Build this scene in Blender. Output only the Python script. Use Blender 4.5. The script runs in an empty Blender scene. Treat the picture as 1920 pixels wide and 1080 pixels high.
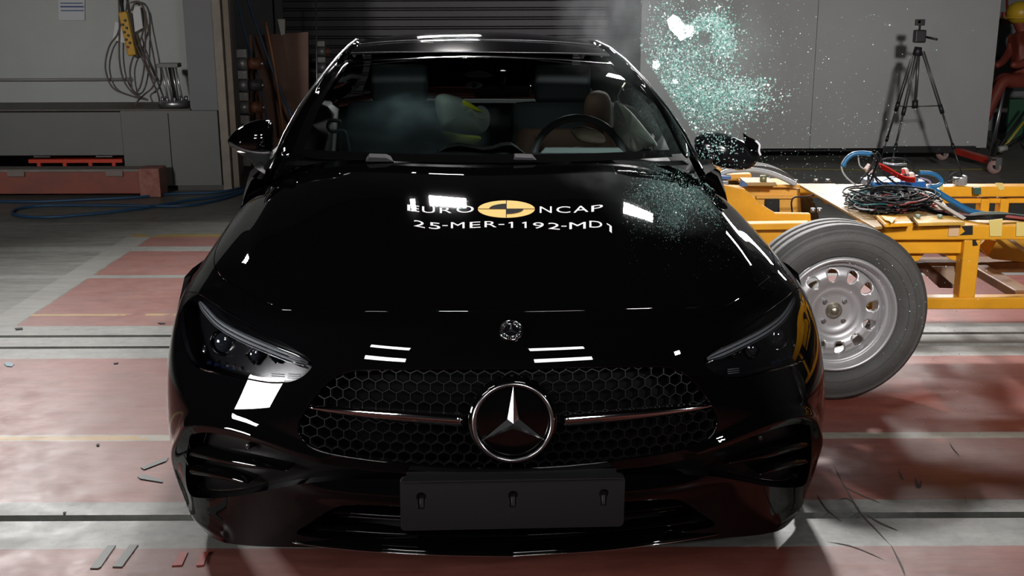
import bpy, bmesh, math, random
import numpy as np
from mathutils import Vector, Matrix, geometry
from mathutils.bvhtree import BVHTree

sc = bpy.context.scene
C = sc.collection
PI = math.pi
R = math.radians

# ------------------------------------------------------------------ camera
FPX, CAMH, PITCH, ROLL = 2100.0, 1.55, R(14.4), R(0.2)
cd = bpy.data.cameras.new('camera')
cam = bpy.data.objects.new('camera', cd)
C.objects.link(cam)
cd.sensor_width = 36.0
cd.lens = 36.0 * FPX / 1920.0
cd.clip_start, cd.clip_end = 0.05, 100
CAMR = Matrix.Rotation(PI / 2 - PITCH, 3, 'X') @ Matrix.Rotation(-ROLL, 3, 'Z')
cam.matrix_world = Matrix.Translation((0, 0, CAMH)) @ CAMR.to_4x4()
sc.camera = cam

# ------------------------------------------------------------------ world, exposure
w = bpy.data.worlds.new('world')
sc.world = w
w.use_nodes = True
w.node_tree.nodes['Background'].inputs[0].default_value = (0.75, 0.8, 0.9, 1)
w.node_tree.nodes['Background'].inputs[1].default_value = 0.004
sc.view_settings.view_transform = 'Standard'
sc.view_settings.look = 'None'
sc.view_settings.gamma = 1
sc.view_settings.use_curve_mapping = False
sc.view_settings.exposure = 0.0

# ------------------------------------------------------------------ the hall's flood lamps (area lights aimed at the test spot)
def area(name, loc, target, sx, sy, power, col=(1, .97, .95), spread=180):
    l = bpy.data.lights.new(name, 'AREA')
    l.shape = 'RECTANGLE'
    l.size, l.size_y = sx, sy
    l.energy = power
    l.color = col
    l.spread = R(spread)
    o = bpy.data.objects.new(name, l)
    C.objects.link(o)
    d = Vector(target) - Vector(loc)
    o.rotation_euler = d.to_track_quat('-Z', 'Y').to_euler()
    o.location = loc
    return o
# rear row of floods high behind the car (they make the bright panes mirrored in the bonnet)
area('rear_flood', (-.60, 11.5, 5.12), (-.3, 3.6, .4), .42, .25, 64, spread=62)
area('rear_flood', (1.92, 11.5, 5.15), (.9, 3.6, .4), .60, .27, 64, spread=62)
area('rear_bar_lamp', (-1.02, 11.5, 5.28), (0, 4, .6), .05, .25, 5, spread=60)
area('gate_lamp', (-.75, 13.2, 3.1), (-.3, 5.2, 1.3), .85, .16, 5, spread=60)
area('gate_lamp', (-.75, 13.2, 4.1), (-.3, 5.2, 1.3), .85, .16, 5, spread=60)
# unseen fill lights added under the car's roof to brighten the cabin
area('cabin_fill', (-.45, 4.95, 1.24), (-.45, 5.25, .5), .10, .06, .28, col=(.85, 1, 1))
area('cabin_fill', (.22, 4.95, 1.24), (.25, 5.1, .5), .10, .06, .22, col=(.9, 1, .98))
area('rear_left_flood', (-4.3, 9.0, 3.6), (-1.7, 3.3, 0), .4, .4, 20, spread=60)
area('rear_right_tube', (3.0, 8.6, 1.72), (1, 3.5, .6), 1.1, .13, 9, spread=90)
area('rear_right_tube', (3.3, 8.6, 2.9), (1, 3.5, .6), 1.1, .13, 9, spread=90)
# front floods beside and above the camera
area('front_flood', (-1.45, -.1, 3.0), (0, 3.6, 1.3), .8, .24, 3.6, spread=45)
area('front_flood', (-1.45, -.1, 2.0), (0, 3.6, 1.3), .8, .20, 3.0, spread=45)
area('front_flood', (1.05, -.1, 3.0), (0.1, 3.6, 1.3), .8, .24, 3.6, spread=45)
area('front_flood', (1.05, -.1, 2.0), (0.1, 3.6, 1.3), .8, .20, 3.0, spread=45)
area('side_flood', (-3.6, 1.65, .88), (-.68, 2.79, .85), .95, .6, 10, spread=42)
area('right_front_flood', (1.5, -.4, 3.0), (3.3, 11, 1.1), .35, .35, 56, spread=62)
area('right_front_flood', (4.7, -.5, 2.4), (.5, 2.8, .8), .25, .25, 2.0, spread=30)
area('left_front_flood', (-3.6, -1.0, 2.9), (-4.0, 10, 1.2), .4, .4, 24, spread=52)

# ------------------------------------------------------------------ pixel / place helpers (photograph frame 1920 x 1080)
CAMO = Vector((0, 0, CAMH))
CARM = Matrix.Rotation(R(3.5), 3, 'Z') @ Matrix.Rotation(R(0.7), 3, 'Y')
CARN = Vector((-0.007, 2.68, 0))
CARW = Matrix.Translation(CARN) @ CARM.to_4x4()

def pxray(px, py):
    return CAMR @ Vector(((px - 960) / FPX, -(py - 540) / FPX, -1))

def W(px, py, y=None, z=None, x=None):
    d = pxray(px, py)
    t = y / d.y if y is not None else ((z - CAMH) / d.z if z is not None else x / d.x)
    return CAMO + d * t

def L(px, py, Y=None, Z=None, X=None):
    """point of the car's own frame seen at a pixel"""
    o = CARM.transposed() @ (CAMO - CARN)
    e = CARM.transposed() @ pxray(px, py)
    t = (Y - o.y) / e.y if Y is not None else ((Z - o.z) / e.z if Z is not None else (X - o.x) / e.x)
    return o + e * t

# ------------------------------------------------------------------ materials
MATS = {}
def mat(name, col, rough=.5, metal=0, coat=0, spec=.5, noise=0, nscale=8, bump=0, bscale=60, emit=None, estr=0, alpha=1, trans=0, ior=1.5, col2=None, sheen=0):
    if name in MATS: return MATS[name]
    m = bpy.data.materials.new(name)
    m.use_nodes = True
    nt = m.node_tree
    b = nt.nodes['Principled BSDF']
    b.inputs['Base Color'].default_value = (*col, 1)
    b.inputs['Roughness'].default_value = rough
    b.inputs['Metallic'].default_value = metal
    b.inputs['Coat Weight'].default_value = coat
    b.inputs['Coat Roughness'].default_value = .02
    b.inputs['Specular IOR Level'].default_value = spec
    b.inputs['Transmission Weight'].default_value = trans
    b.inputs['IOR'].default_value = ior
    b.inputs['Alpha'].default_value = alpha
    if emit:
        b.inputs['Emission Color'].default_value = (*emit, 1)
        b.inputs['Emission Strength'].default_value = estr
    if noise or bump:
        tc = nt.nodes.new('ShaderNodeTexCoord')
    if noise:
        n = nt.nodes.new('ShaderNodeTexNoise')
        n.inputs['Scale'].default_value = nscale
        n.inputs['Detail'].default_value = 6
        n.inputs['Roughness'].default_value = .65
        nt.links.new(tc.outputs['Object'], n.inputs['Vector'])
        r = nt.nodes.new('ShaderNodeValToRGB')
        r.color_ramp.elements[0].position = .5 - .22
        r.color_ramp.elements[1].position = .5 + .22
        c2 = col2 if col2 else tuple(c * (1 - noise) for c in col)
        r.color_ramp.elements[0].color = (*c2, 1)
        r.color_ramp.elements[1].color = (*(tuple(min(1, c * (1 + noise * .5)) for c in col) if not col2 else col), 1)
        nt.links.new(n.outputs['Fac'], r.inputs['Fac'])
        nt.links.new(r.outputs['Color'], b.inputs['Base Color'])
    if bump:
        n2 = nt.nodes.new('ShaderNodeTexNoise')
        n2.inputs['Scale'].default_value = bscale
        n2.inputs['Detail'].default_value = 4
        nt.links.new(tc.outputs['Object'], n2.inputs['Vector'])
        bp = nt.nodes.new('ShaderNodeBump')
        bp.inputs['Strength'].default_value = bump
        bp.inputs['Distance'].default_value = .01
        nt.links.new(n2.outputs['Fac'], bp.inputs['Height'])
        nt.links.new(bp.outputs['Normal'], b.inputs['Normal'])
    MATS[name] = m
    return m

def glassmat(name, tint, refl=1.0, ior=1.5, rough=0.0):
    """thin glazing: tinted see-through plus a Fresnel mirror"""
    if name in MATS: return MATS[name]
    m = bpy.data.materials.new(name)
    m.use_nodes = True
    nt = m.node_tree
    nt.nodes.clear()
    out = nt.nodes.new('ShaderNodeOutputMaterial')
    t = nt.nodes.new('ShaderNodeBsdfTransparent'); t.inputs[0].default_value = (*tint, 1)
    g = nt.nodes.new('ShaderNodeBsdfGlossy'); g.inputs['Roughness'].default_value = rough
    g.inputs[0].default_value = (refl, refl, refl, 1)
    f = nt.nodes.new('ShaderNodeFresnel'); f.inputs[0].default_value = ior
    mx = nt.nodes.new('ShaderNodeMixShader')
    nt.links.new(f.outputs[0], mx.inputs[0])
    nt.links.new(t.outputs[0], mx.inputs[1])
    nt.links.new(g.outputs[0], mx.inputs[2])
    nt.links.new(mx.outputs[0], out.inputs[0])
    MATS[name] = m
    return m

# ------------------------------------------------------------------ object helpers
def link(name, me, m=None, parent=None):
    o = bpy.data.objects.new(name, me)
    C.objects.link(o)
    if m is not None and me is not None and not me.materials: me.materials.append(m)
    if parent is not None: o.parent = parent
    return o

def tag(o, label=None, cat=None, group=None, kind=None):
    if label: o['label'] = label
    if cat: o['category'] = cat
    if group: o['group'] = group
    if kind: o['kind'] = kind
    return o

def thing(name, label, cat, loc=(0, 0, 0), rotz=0, group=None):
    o = bpy.data.objects.new(name, None)
    C.objects.link(o)
    o.location = loc
    o.rotation_euler = (0, 0, rotz)
    o.empty_display_size = .1
    return tag(o, label, cat, group)

def copy_tree(o, parent=None):
    c = o.copy()
    C.objects.link(c)
    c.parent = parent
    for ch in list(o.children): copy_tree(ch, c)
    return c

def frame_of(d):
    d = Vector(d).normalized()
    a = Vector((0, 0, 1)) if abs(d.z) < .9 else Vector((1, 0, 0))
    u = d.cross(a).normalized()
    return u, d.cross(u).normalized()

def smooth_path(pts, n=8, closed=False):
    P = [Vector(p) for p in pts]
    if len(P) < 3: return P
    out = []
    N = len(P)
    rng = range(N) if closed else range(N - 1)
    for i in rng:
        if closed: a, b, c, d = P[(i - 1) % N], P[i], P[(i + 1) % N], P[(i + 2) % N]
        else: a, b, c, d = P[max(i - 1, 0)], P[i], P[i + 1], P[min(i + 2, N - 1)]
        for k in range(n):
            t = k / n
            out.append(.5 * ((2 * b) + (c - a) * t + (2 * a - 5 * b + 4 * c - d) * t * t + (3 * b - 3 * c + d - a) * t ** 3))
    if not closed: out.append(P[-1])
    return out

class MB:
    """collects shapes into ONE mesh"""
    def __init__(s): s.v = []; s.f = []; s.sm = []
    def add(s, vs, fs, smooth=False):
        o = len(s.v)
        s.v += [tuple(v) for v in vs]
        s.f += [tuple(o + i for i in f) for f in fs]
        s.sm += [smooth] * len(fs)
        return s
    def box(s, c, d, rz=0, M=None, bev=0):
        x, y, z = d[0] / 2, d[1] / 2, d[2] / 2
        if bev <= 0:
            vs = [Vector((a * x, b * y, e * z)) for e in (-1, 1) for b in (-1, 1) for a in (-1, 1)]
            fs = [(0, 2, 3, 1), (4, 5, 7, 6), (0, 1, 5, 4), (2, 6, 7, 3), (0, 4, 6, 2), (1, 3, 7, 5)]
        else:
            bm = bmesh.new()
            bmesh.ops.create_cube(bm, size=1)
            for v in bm.verts: v.co = Vector((v.co.x * d[0], v.co.y * d[1], v.co.z * d[2]))
            bmesh.ops.bevel(bm, geom=bm.edges[:], offset=bev, segments=2, affect='EDGES', profile=.5)
            bm.verts.ensure_lookup_table()
            vs = [v.co.copy() for v in bm.verts]
            fs = [[v.index for v in f.verts] for f in bm.faces]
            bm.free()
        if M is None: M = Matrix.Rotation(rz, 3, 'Z')
        s.add([M @ v + Vector(c) for v in vs], fs)
        return s
    def beam(s, a, b, wd, hh, up=(0, 0, 1)):
        """box section from a to b"""
        a, b = Vector(a), Vector(b)
        d = (b - a).normalized()
        r = d.cross(Vector(up)).normalized()
        u = r.cross(d)
        M = Matrix((r, d, u)).transposed()
        return s.box((a + b) / 2, (wd, (b - a).length, hh), M=M)
    def tube(s, pts, r, seg=8, closed=False, cap=True, r2=None, flat=None):
        P = [Vector(p) for p in pts]
        n = len(P)
        rr = r if hasattr(r, '__len__') else [r] * n
        vs = []; fs = []
        u = None
        for i in range(n):
            a = P[(i - 1) % n] if (closed or i > 0) else P[i]
            b = P[(i + 1) % n] if (closed or i < n - 1) else P[i]
            t = (b - a)
            t = t.normalized() if t.length > 1e-9 else Vector((0, 0, 1))
            if u is None: u, _ = frame_of(t)
            u = (u - t * u.dot(t))
            u = u.normalized() if u.length > 1e-6 else frame_of(t)[0]
            w_ = t.cross(u)
            for k in range(seg):
                an = 2 * PI * k / seg
                vs.append(P[i] + (u * math.cos(an) + w_ * math.sin(an)) * rr[i])
        m = n if closed else n - 1
        for i in range(m):
            for k in range(seg):
                j = (i + 1) % n
                fs.append((i * seg + k, i * seg + (k + 1) % seg, j * seg + (k + 1) % seg, j * seg + k))
        s.add(vs, fs, True)
        if cap and not closed:
            s.add(vs[:seg], [tuple(reversed(range(seg)))])
            s.add(vs[-seg:], [tuple(range(seg))])
        return s
    def cyl(s, a, b, r, r2=None, seg=20, cap=True):
        return s.tube([a, b], [r, r if r2 is None else r2], seg=seg, cap=cap)
    def lathe(s, prof, c=(0, 0, 0), axis=(0, 0, 1), seg=32, M=None):
        """prof: (radius, height) pairs turned about axis"""
        ax = Vector(axis).normalized()
        u, w_ = frame_of(ax)
        c = Vector(c)
        vs = []; fs = []
        for (r_, h_) in prof:
            for k in range(seg):
                an = 2 * PI * k / seg
                vs.append(c + ax * h_ + (u * math.cos(an) + w_ * math.sin(an)) * max(r_, 1e-5))
        for i in range(len(prof) - 1):
            for k in range(seg):
                fs.append((i * seg + k, i * seg + (k + 1) % seg, (i + 1) * seg + (k + 1) % seg, (i + 1) * seg + k))
        s.add(vs, fs, True)
        return s
    def grid(s, rows, smooth=True, closed_u=False):
        o = []
        nr, nc = len(rows), len(rows[0])
        for r_ in rows: o += list(r_)
        fs = []
        for i in range(nr - 1):
            for j in range(nc if closed_u else nc - 1):
                fs.append((i * nc + j, i * nc + (j + 1) % nc, (i + 1) * nc + (j + 1) % nc, (i + 1) * nc + j))
        return s.add(o, fs, smooth)
    def prism(s, poly, a, b=None, M=None, ax='y'):
        """extrude a 2D outline between two depths"""
        n = len(poly)
        def P(p, t):
            return Vector((p[0], t, p[1])) if ax == 'y' else (Vector((p[0], p[1], t)) if ax == 'z' else Vector((t, p[0], p[1])))
        vs = [P(p, a) for p in poly] + [P(p, b) for p in poly]
        if M is not None: vs = [M @ v for v in vs]
        fs = [tuple(range(n)), tuple(reversed(range(n, 2 * n)))] + [(i, i + n, (i + 1) % n + n, (i + 1) % n) for i in range(n)]
        return s.add(vs, fs)
    def ball(s, c, r, seg=16, rings=10, M=None):
        sc_ = r if hasattr(r, '__len__') else (r, r, r)
        vs = []; fs = []
        for i in range(rings + 1):
            th = PI * i / rings
            for k in range(seg):
                ph = 2 * PI * k / seg
                v = Vector((math.sin(th) * math.cos(ph) * sc_[0], math.sin(th) * math.sin(ph) * sc_[1], math.cos(th) * sc_[2]))
                if M is not None: v = M @ v
                vs.append(v + Vector(c))
        for i in range(rings):
            for k in range(seg):
                fs.append((i * seg + k, (i + 1) * seg + k, (i + 1) * seg + (k + 1) % seg, i * seg + (k + 1) % seg))
        return s.add(vs, fs, True)
    def mesh(s, name):
        me = bpy.data.meshes.new(name)
        me.from_pydata(s.v, [], s.f)
        me.polygons.foreach_set('use_smooth', s.sm)
        bm = bmesh.new(); bm.from_mesh(me)
        bmesh.ops.remove_doubles(bm, verts=bm.verts, dist=1e-6)
        bmesh.ops.recalc_face_normals(bm, faces=bm.faces)
        bm.to_mesh(me); bm.free()
        me.update()
        return me
    def build(s, name, m, parent=None, bevel=0, sub=0, solid=0):
        o = link(name, s.mesh(name), m, parent)
        if solid:
            md = o.modifiers.new('solid', 'SOLIDIFY'); md.thickness = solid; md.offset = 0
        if sub:
            md = o.modifiers.new('sub', 'SUBSURF'); md.levels = md.render_levels = sub
        if bevel:
            md = o.modifiers.new('bevel', 'BEVEL'); md.width = bevel; md.segments = 2; md.limit_method = 'ANGLE'; md.angle_limit = R(40)
            md.harden_normals = False
        return o

def struct(name, mb, m, **k):
    o = mb.build(name, m, None, **k)
    o['kind'] = 'structure'
    return o

# ------------------------------------------------------------------ palette
paint = mat('black_paint', (.0015, .0015, .0018), .012, spec=.5)
gloss = mat('piano_black', (.0015, .0015, .0015), .03, spec=.5)
plastic = mat('dark_plastic', (.012, .012, .013), .45, bump=.15, bscale=400)
matteb = mat('matte_black', (.004, .004, .004), .7)
chrome = mat('chrome', (.75, .76, .78), .07, metal=1)
satin = mat('satin_chrome', (.45, .46, .48), .22, metal=1)
rubber = mat('rubber', (.03, .03, .03), .6, noise=.35, nscale=30)
steel = mat('steel', (.42, .42, .43), .35, metal=.9)
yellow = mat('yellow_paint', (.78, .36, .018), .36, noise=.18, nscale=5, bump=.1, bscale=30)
yellow_pale = mat('yellow_pale', (.70, .42, .13), .45, noise=.15, nscale=4)
red = mat('red_paint', (.45, .03, .015), .4, noise=.3, nscale=6)

# ------------------------------------------------------------------ the car's front skin: one smooth surface S(u, v) in the car's frame
# u: 0 centre line ... 7 wheel-arch / shoulder line (negative = mirrored side); v: 0 underside of bumper ... 11 base of windscreen
ROWS = [
 [(0,.045,.135),(.25,.06,.132),(.48,.10,.118),(.66,.17,.088),(.80,.265,.058),(.89,.385,.055),(.95,.54,.075),(.98,.75,.10)],
 [(0,.01,.25),(.25,.025,.25),(.48,.07,.25),(.67,.15,.24),(.82,.26,.235),(.935,.39,.23),(.99,.55,.23),(1.0,.75,.23)],
 [(0,-.005,.38),(.25,.01,.38),(.48,.055,.38),(.68,.135,.38),(.835,.245,.38),(.945,.385,.38),(1.0,.55,.38),(1.01,.75,.38)],
 [(0,.0,.52),(.25,.015,.52),(.48,.063,.52),(.68,.160,.52),(.825,.282,.52),(.93,.415,.52),(.99,.56,.52),(1.005,.75,.52)],
 [(0,.025,.645),(.25,.04,.645),(.48,.095,.643),(.665,.20,.64),(.80,.325,.64),(.90,.465,.64),(.965,.60,.638),(.99,.78,.635)],
 [(0,.075,.73),(.25,.09,.73),(.48,.142,.727),(.655,.245,.72),(.785,.38,.715),(.88,.51,.71),(.94,.67,.70),(.975,.84,.69)],
 [(0,.16,.764),(.25,.175,.764),(.46,.22,.762),(.63,.32,.758),(.765,.455,.752),(.865,.61,.744),(.93,.76,.725),(.97,.92,.70)],
 [(0,.31,.803),(.25,.32,.804),(.46,.365,.803),(.635,.46,.797),(.77,.59,.787),(.868,.735,.770),(.93,.87,.742),(.968,1.02,.70)],
 [(0,.56,.857),(.25,.57,.858),(.46,.60,.857),(.63,.67,.848),(.765,.78,.828),(.86,.90,.803),(.925,1.01,.762),(.962,1.13,.70)],
 [(0,.85,.908),(.25,.86,.909),(.46,.885,.908),(.63,.935,.895),(.755,1.01,.870),(.85,1.10,.838),(.918,1.17,.782),(.955,1.25,.70)],
 [(0,1.13,.948),(.25,1.135,.950),(.46,1.155,.948),(.62,1.19,.935),(.735,1.24,.910),(.83,1.29,.872),(.905,1.33,.802),(.95,1.37,.70)],
 [(0,1.42,.978),(.25,1.425,.98),(.45,1.44,.98),(.60,1.46,.970),(.71,1.48,.945),(.80,1.5,.900),(.885,1.5,.815),(.945,1.5,.70)],
]
NV = len(ROWS) - 1
_P = np.array(ROWS)                                   # (12, 8, 3)
_M = _P[:, 1:, :].copy()[:, ::-1, :]
_M[..., 0] *= -1
PNET = np.concatenate([_M, _P], axis=1)               # (12, 15, 3)

def spline_second(n):
    """matrix giving natural-spline second derivatives from n knot values"""
    A = np.eye(n); B = np.zeros((n, n))
    for i in range(1, n - 1):
        A[i, i - 1:i + 2] = (1, 4, 1)
        B[i, i - 1:i + 2] = (6, -12, 6)
    return np.linalg.solve(A, B)
_SU, _SV = spline_second(15), spline_second(NV + 1)

def basis(t, S_, n):
    i = np.clip(np.floor(t).astype(int), 0, n - 2)
    b = t - i; a = 1 - b
    E_ = np.eye(n)
    w0 = a[:, None] * E_[i] + b[:, None] * E_[i + 1] + ((a ** 3 - a) / 6)[:, None] * S_[i] + ((b ** 3 - b) / 6)[:, None] * S_[i + 1]
    w1 = -E_[i] + E_[i + 1] + (-(3 * a * a - 1) / 6)[:, None] * S_[i] + ((3 * b * b - 1) / 6)[:, None] * S_[i + 1]
    return w0, w1

def S(uv, h=0.0):
    """position and outward normal on the skin for an array of (u, v)"""
    uv = np.atleast_2d(np.asarray(uv, float))
    bu, du = basis(np.clip(uv[:, 0] + 7, -.5, 14.5), _SU, 15)
    bv, dv = basis(np.clip(uv[:, 1], -.3, NV + .3), _SV, NV + 1)
    p = np.einsum('kj,ki,ijc->kc', bu, bv, PNET)
    pu = np.einsum('kj,ki,ijc->kc', du, bv, PNET)
    pv = np.einsum('kj,ki,ijc->kc', bu, dv, PNET)
    n = np.cross(pu, pv)
    n /= np.linalg.norm(n, axis=1)[:, None] + 1e-12
    h = np.asarray(h, float)
    return p + n * (h[:, None] if h.ndim else h), n

_us = np.linspace(-7, 7, 141); _vs = np.linspace(-.0, NV, 133)
_UV = np.array([(u, v) for v in _vs for u in _us])
_pos, _ = S(_UV)
_tris = []
for _i in range(132):
    for _j in range(140):
        a_ = _i * 141 + _j
        _tris += [(a_, a_ + 1, a_ + 142), (a_, a_ + 142, a_ + 141)]
BVH = BVHTree.FromPolygons([Vector(p) for p in _pos], _tris)

def uvpx(px, py):
    """(u, v) of the skin seen at a pixel; beyond the outline, the nearest skin point"""
    o = CARM.transposed() @ (CAMO - CARN)
    e = (CARM.transposed() @ pxray(px, py)).normalized()
    hit, n, idx, dist = BVH.ray_cast(o, e)
    if hit is None:
        best = None
        for t in np.linspace(2.2, 4.6, 60):
            q = BVH.find_nearest(o + e * t)
            if best is None or q[3] < best[3]: best = q
        hit, n, idx, dist = best
    a, b, c = _tris[idx]
    P3 = [Vector(_pos[k]) for k in (a, b, c)]
    U3 = [Vector((*_UV[k], 0)) for k in (a, b, c)]
    q = geometry.barycentric_transform(hit, *P3, *U3)
    return (q.x, q.y)

def pts_uv(pl, mirror=False):
    r = [uvpx(*p) for p in pl]
    return [(-u, v) for u, v in r] if mirror else r

def resample(poly, step=.05, closed=True):
    out = []
    n = len(poly)
    for i in range(n if closed else n - 1):
        a, b = poly[i], poly[(i + 1) % n]
        d = math.dist(a, b)
        k = max(1, int(math.ceil(d / step)))
        for j in range(k):
            out.append((a[0] + (b[0] - a[0]) * j / k, a[1] + (b[1] - a[1]) * j / k))
    if not closed: out.append(poly[-1])
    return out

def curve2(pts, n=6, closed=False):
    return [(p.x, p.y) for p in smooth_path([(p[0], p[1], 0) for p in pts], n, closed)]

def inside(p, poly):
    x, y = p; c = False; n = len(poly); j = n - 1
    for i in range(n):
        xi, yi = poly[i]; xj, yj = poly[j]
        if (yi > y) != (yj > y) and x < (xj - xi) * (y - yi) / (yj - yi) + xi: c = not c
        j = i
    return c

def dist_poly(p, poly, closed=True):
    a = np.array(poly); b = np.roll(a, -1, 0)
    if not closed: a, b = a[:-1], b[:-1]
    q = np.array(p); ab = b - a
    t = np.clip(((q - a) * ab).sum(1) / ((ab * ab).sum(1) + 1e-12), 0, 1)
    return float(np.sqrt((((a + ab * t[:, None]) - q) ** 2).sum(1)).min())

def panel(name, outer, holes, m, parent, step=.1, h=0.0, flange=.012, hf=None, rnd=0.006):
    """skin panel cut from S along uv outlines; edges fold inwards"""
    outer = resample(outer, .06)
    holes = [resample(hh, .06) for hh in holes]
    V2 = [Vector(p) for p in outer]
    E2 = [(i, (i + 1) % len(outer)) for i in range(len(outer))]
    for hh in holes:
        o = len(V2)
        V2 += [Vector(p) for p in hh]
        E2 += [(o + i, o + (i + 1) % len(hh)) for i in range(len(hh))]
    us = [p[0] for p in outer]; vs = [p[1] for p in outer]
    gu = np.arange(math.floor(min(us) / step) * step, max(us) + step, step)
    gv = np.arange(math.floor(min(vs) / step) * step, max(vs) + step, step)
    loops = [outer] + holes
    for a in gu:
        for b in gv:
            p = (float(a), float(b))
            if inside(p, outer) and not any(inside(p, hh) for hh in holes):
                if min(dist_poly(p, l) for l in loops) > .035: V2.append(Vector(p))
    r = geometry.delaunay_2d_cdt(V2, E2, [], 0, 1e-6)
    vco, edges, faces = r[0], r[1], r[2]
    uv = [(v.x, v.y) for v in vco]
    keep = []
    for f in faces:
        c = (sum(uv[i][0] for i in f) / len(f), sum(uv[i][1] for i in f) / len(f))
        if inside(c, outer) and not any(inside(c, hh) for hh in holes): keep.append(tuple(f))
    hh_ = np.array([hf(u, v) for u, v in uv]) if hf else h
    pos, nor = S(uv, hh_)
    cnt = {}
    for f in keep:
        for i in range(3):
            e = (f[i], f[(i + 1) % 3]); k = tuple(sorted(e))
            cnt.setdefault(k, []).append(e)
    be = [v[0] for v in cnt.values() if len(v) == 1]
    # outward orientation
    f0 = keep[0]
    fn = np.cross(pos[f0[1]] - pos[f0[0]], pos[f0[2]] - pos[f0[0]])
    flip = float(fn @ nor[f0[0]]) < 0
    VV = [tuple(p) for p in pos]; NN = [tuple(n) for n in nor]; FF = []; used = {}
    for f in keep: FF.append(tuple(reversed(f)) if flip else f)
    if hf:
        e_ = .02; q_ = np.array(uv)
        cc = []
        for du_, dv_ in ((e_, 0), (-e_, 0), (0, e_), (0, -e_)):
            qq = q_ + np.array([du_, dv_])
            cc.append(S(qq, np.array([hf(a, b) for a, b in qq]))[0])
        nn_ = np.cross(cc[0] - cc[1], cc[2] - cc[3]); nn_ /= np.linalg.norm(nn_, axis=1)[:, None] + 1e-12
        NN = [tuple(a) for a in nn_]
    if flange:
        for e in be:
            for i in e:
                if i not in used:
                    used[i] = len(VV)
                    VV.append(tuple(pos[i] - nor[i] * flange)); NN.append(tuple(nor[i]))
        for a, b in be:
            q = (b, a, used[a], used[b])
            FF.append(tuple(reversed(q)) if flip else q)
    me = bpy.data.meshes.new(name)
    me.from_pydata(VV, [], FF)
    me.polygons.foreach_set('use_smooth', [True] * len(FF))
    nf = len(keep)
    me.update()
    ln = []
    for pi, p in enumerate(me.polygons):
        for li in p.loop_indices:
            vi = me.loops[li].vertex_index
            ln.append(NN[vi] if pi < nf else tuple(p.normal))
    me.normals_split_custom_set(ln)
    return link(name, me, m, parent)

def strip_on(name, pl_uv, width, m, parent, h0=0.0, h1=.004, taper=True):
    """raised blade following a uv path; width in metres either side"""
    uv = resample(pl_uv, .04, closed=False)
    p, n = S(uv)
    mb = MB(); rows = []
    N_ = len(uv)
    for i in range(N_):
        t = p[min(i + 1, N_ - 1)] - p[max(i - 1, 0)]
        t /= np.linalg.norm(t) + 1e-9
        sd = np.cross(n[i], t)
        k = i / (N_ - 1)
        wd = width * (math.sin(PI * min(1, max(0, k))) ** .5 if taper is True else 1) if not callable(taper) else width * taper(k)
        wd = max(wd, 1e-4)
        rows.append([p[i] - sd * wd + n[i] * h0, p[i] - sd * wd * .5 + n[i] * (h0 * .3 + h1 * .7), p[i] + n[i] * h1, p[i] + sd * wd * .5 + n[i] * (h0 * .3 + h1 * .7), p[i] + sd * wd + n[i] * h0])
    mb.grid(rows)
    return mb.build(name, m, parent)

# ------------------------------------------------------------------ THE CAR
car = thing('car', 'glossy black saloon car with a star grille and yellow crash test roundel on its bonnet', 'car')
car.matrix_world = CARW

def cobj(mb, name, m, parent=None, **k):
    return mb.build(name, m, parent or car, **k)

def cpx(pts, Y):
    """car-frame points at given depth(s) seen at pixels"""
    return [L(p[0], p[1], Y=(Y if not hasattr(Y, '__len__') else Y[i])) for i, p in enumerate(pts)]

def sym(uvs): return [(-u, v) for u, v in uvs]

# ---- outlines on the left half of the photograph, carried to the skin
HL = curve2([(336,585),(339,562),(352,549),(372,552),(402,570),(450,598),(505,630),(560,663),(580,681),(572,697),(548,712),(510,716),(450,706),(400,696),(370,686),(352,662),(341,625)], 4, True)
HLuv = pts_uv(HL)
gtop = [(960,691),(860,690),(760,691),(690,692),(650,696),(620,710)]
gcur = [(620,710),(592,738),(566,775),(556,800),(566,826),(596,846)]
gbot = [(596,846),(660,860),(760,872),(860,879),(960,881)]
GRh = curve2(gtop[:-1] + gcur[:-1] + gbot, 5)
GRuvL = pts_uv(GRh)
GRuvL[0] = (0, GRuvL[0][1]); GRuvL[-1] = (0, GRuvL[-1][1])
GRuv = GRuvL + sym(GRuvL)[::-1][1:-1]
VT = curve2([(356,822),(372,812),(400,811),(446,820),(505,836),(560,855),(598,866),(640,875),(700,883),(756,887),(758,896),(700,896),(640,897),(600,900),(560,905),(505,918),(440,931),(380,934),(355,925),(348,885)], 4, True)
VTuv = pts_uv(VT)
ink = curve2([(720,943),(670,943),(640,946),(612,960),(582,980),(556,1000),(600,1009),(680,1013)], 4)
LIh = [(960,944)] + ink + [(800,1014),(960,1017)]
LIuvL = pts_uv(LIh)
LIuvL[0] = (0, LIuvL[0][1]); LIuvL[-1] = (0, LIuvL[-1][1])
LIuv = LIuvL + sym(LIuvL)[::-1][1:-1]

# bonnet outline
hd_front = [(960,584),(850,584),(700,583),(600,583),(530,580)]
hd_corner = [(530,580),(490,562),(452,541),(416,520)]
hd_side = [(416,520),(404,500),(403,480),(408,462),(425,430),(447,395),(470,365),(492,335),(512,313)]
HDc = pts_uv(hd_front) + pts_uv(curve2(hd_corner, 4))[1:]
HDs = pts_uv(curve2(hd_side, 4))[1:]
HDs = [(u, min(v, 10.9)) for u, v in HDs]
HDl = [(0, HDc[0][1])] + HDc[1:] + HDs
HDl = HDl + [(HDl[-1][0] + .05, 11.0), (-4, 11.0), (-2, 11.0), (0, 11.0)]
HDuv = HDl + sym(HDl)[::-1][1:-1]
corner_i = len(HDc) - 1
cor = HDl[corner_i]

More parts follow.
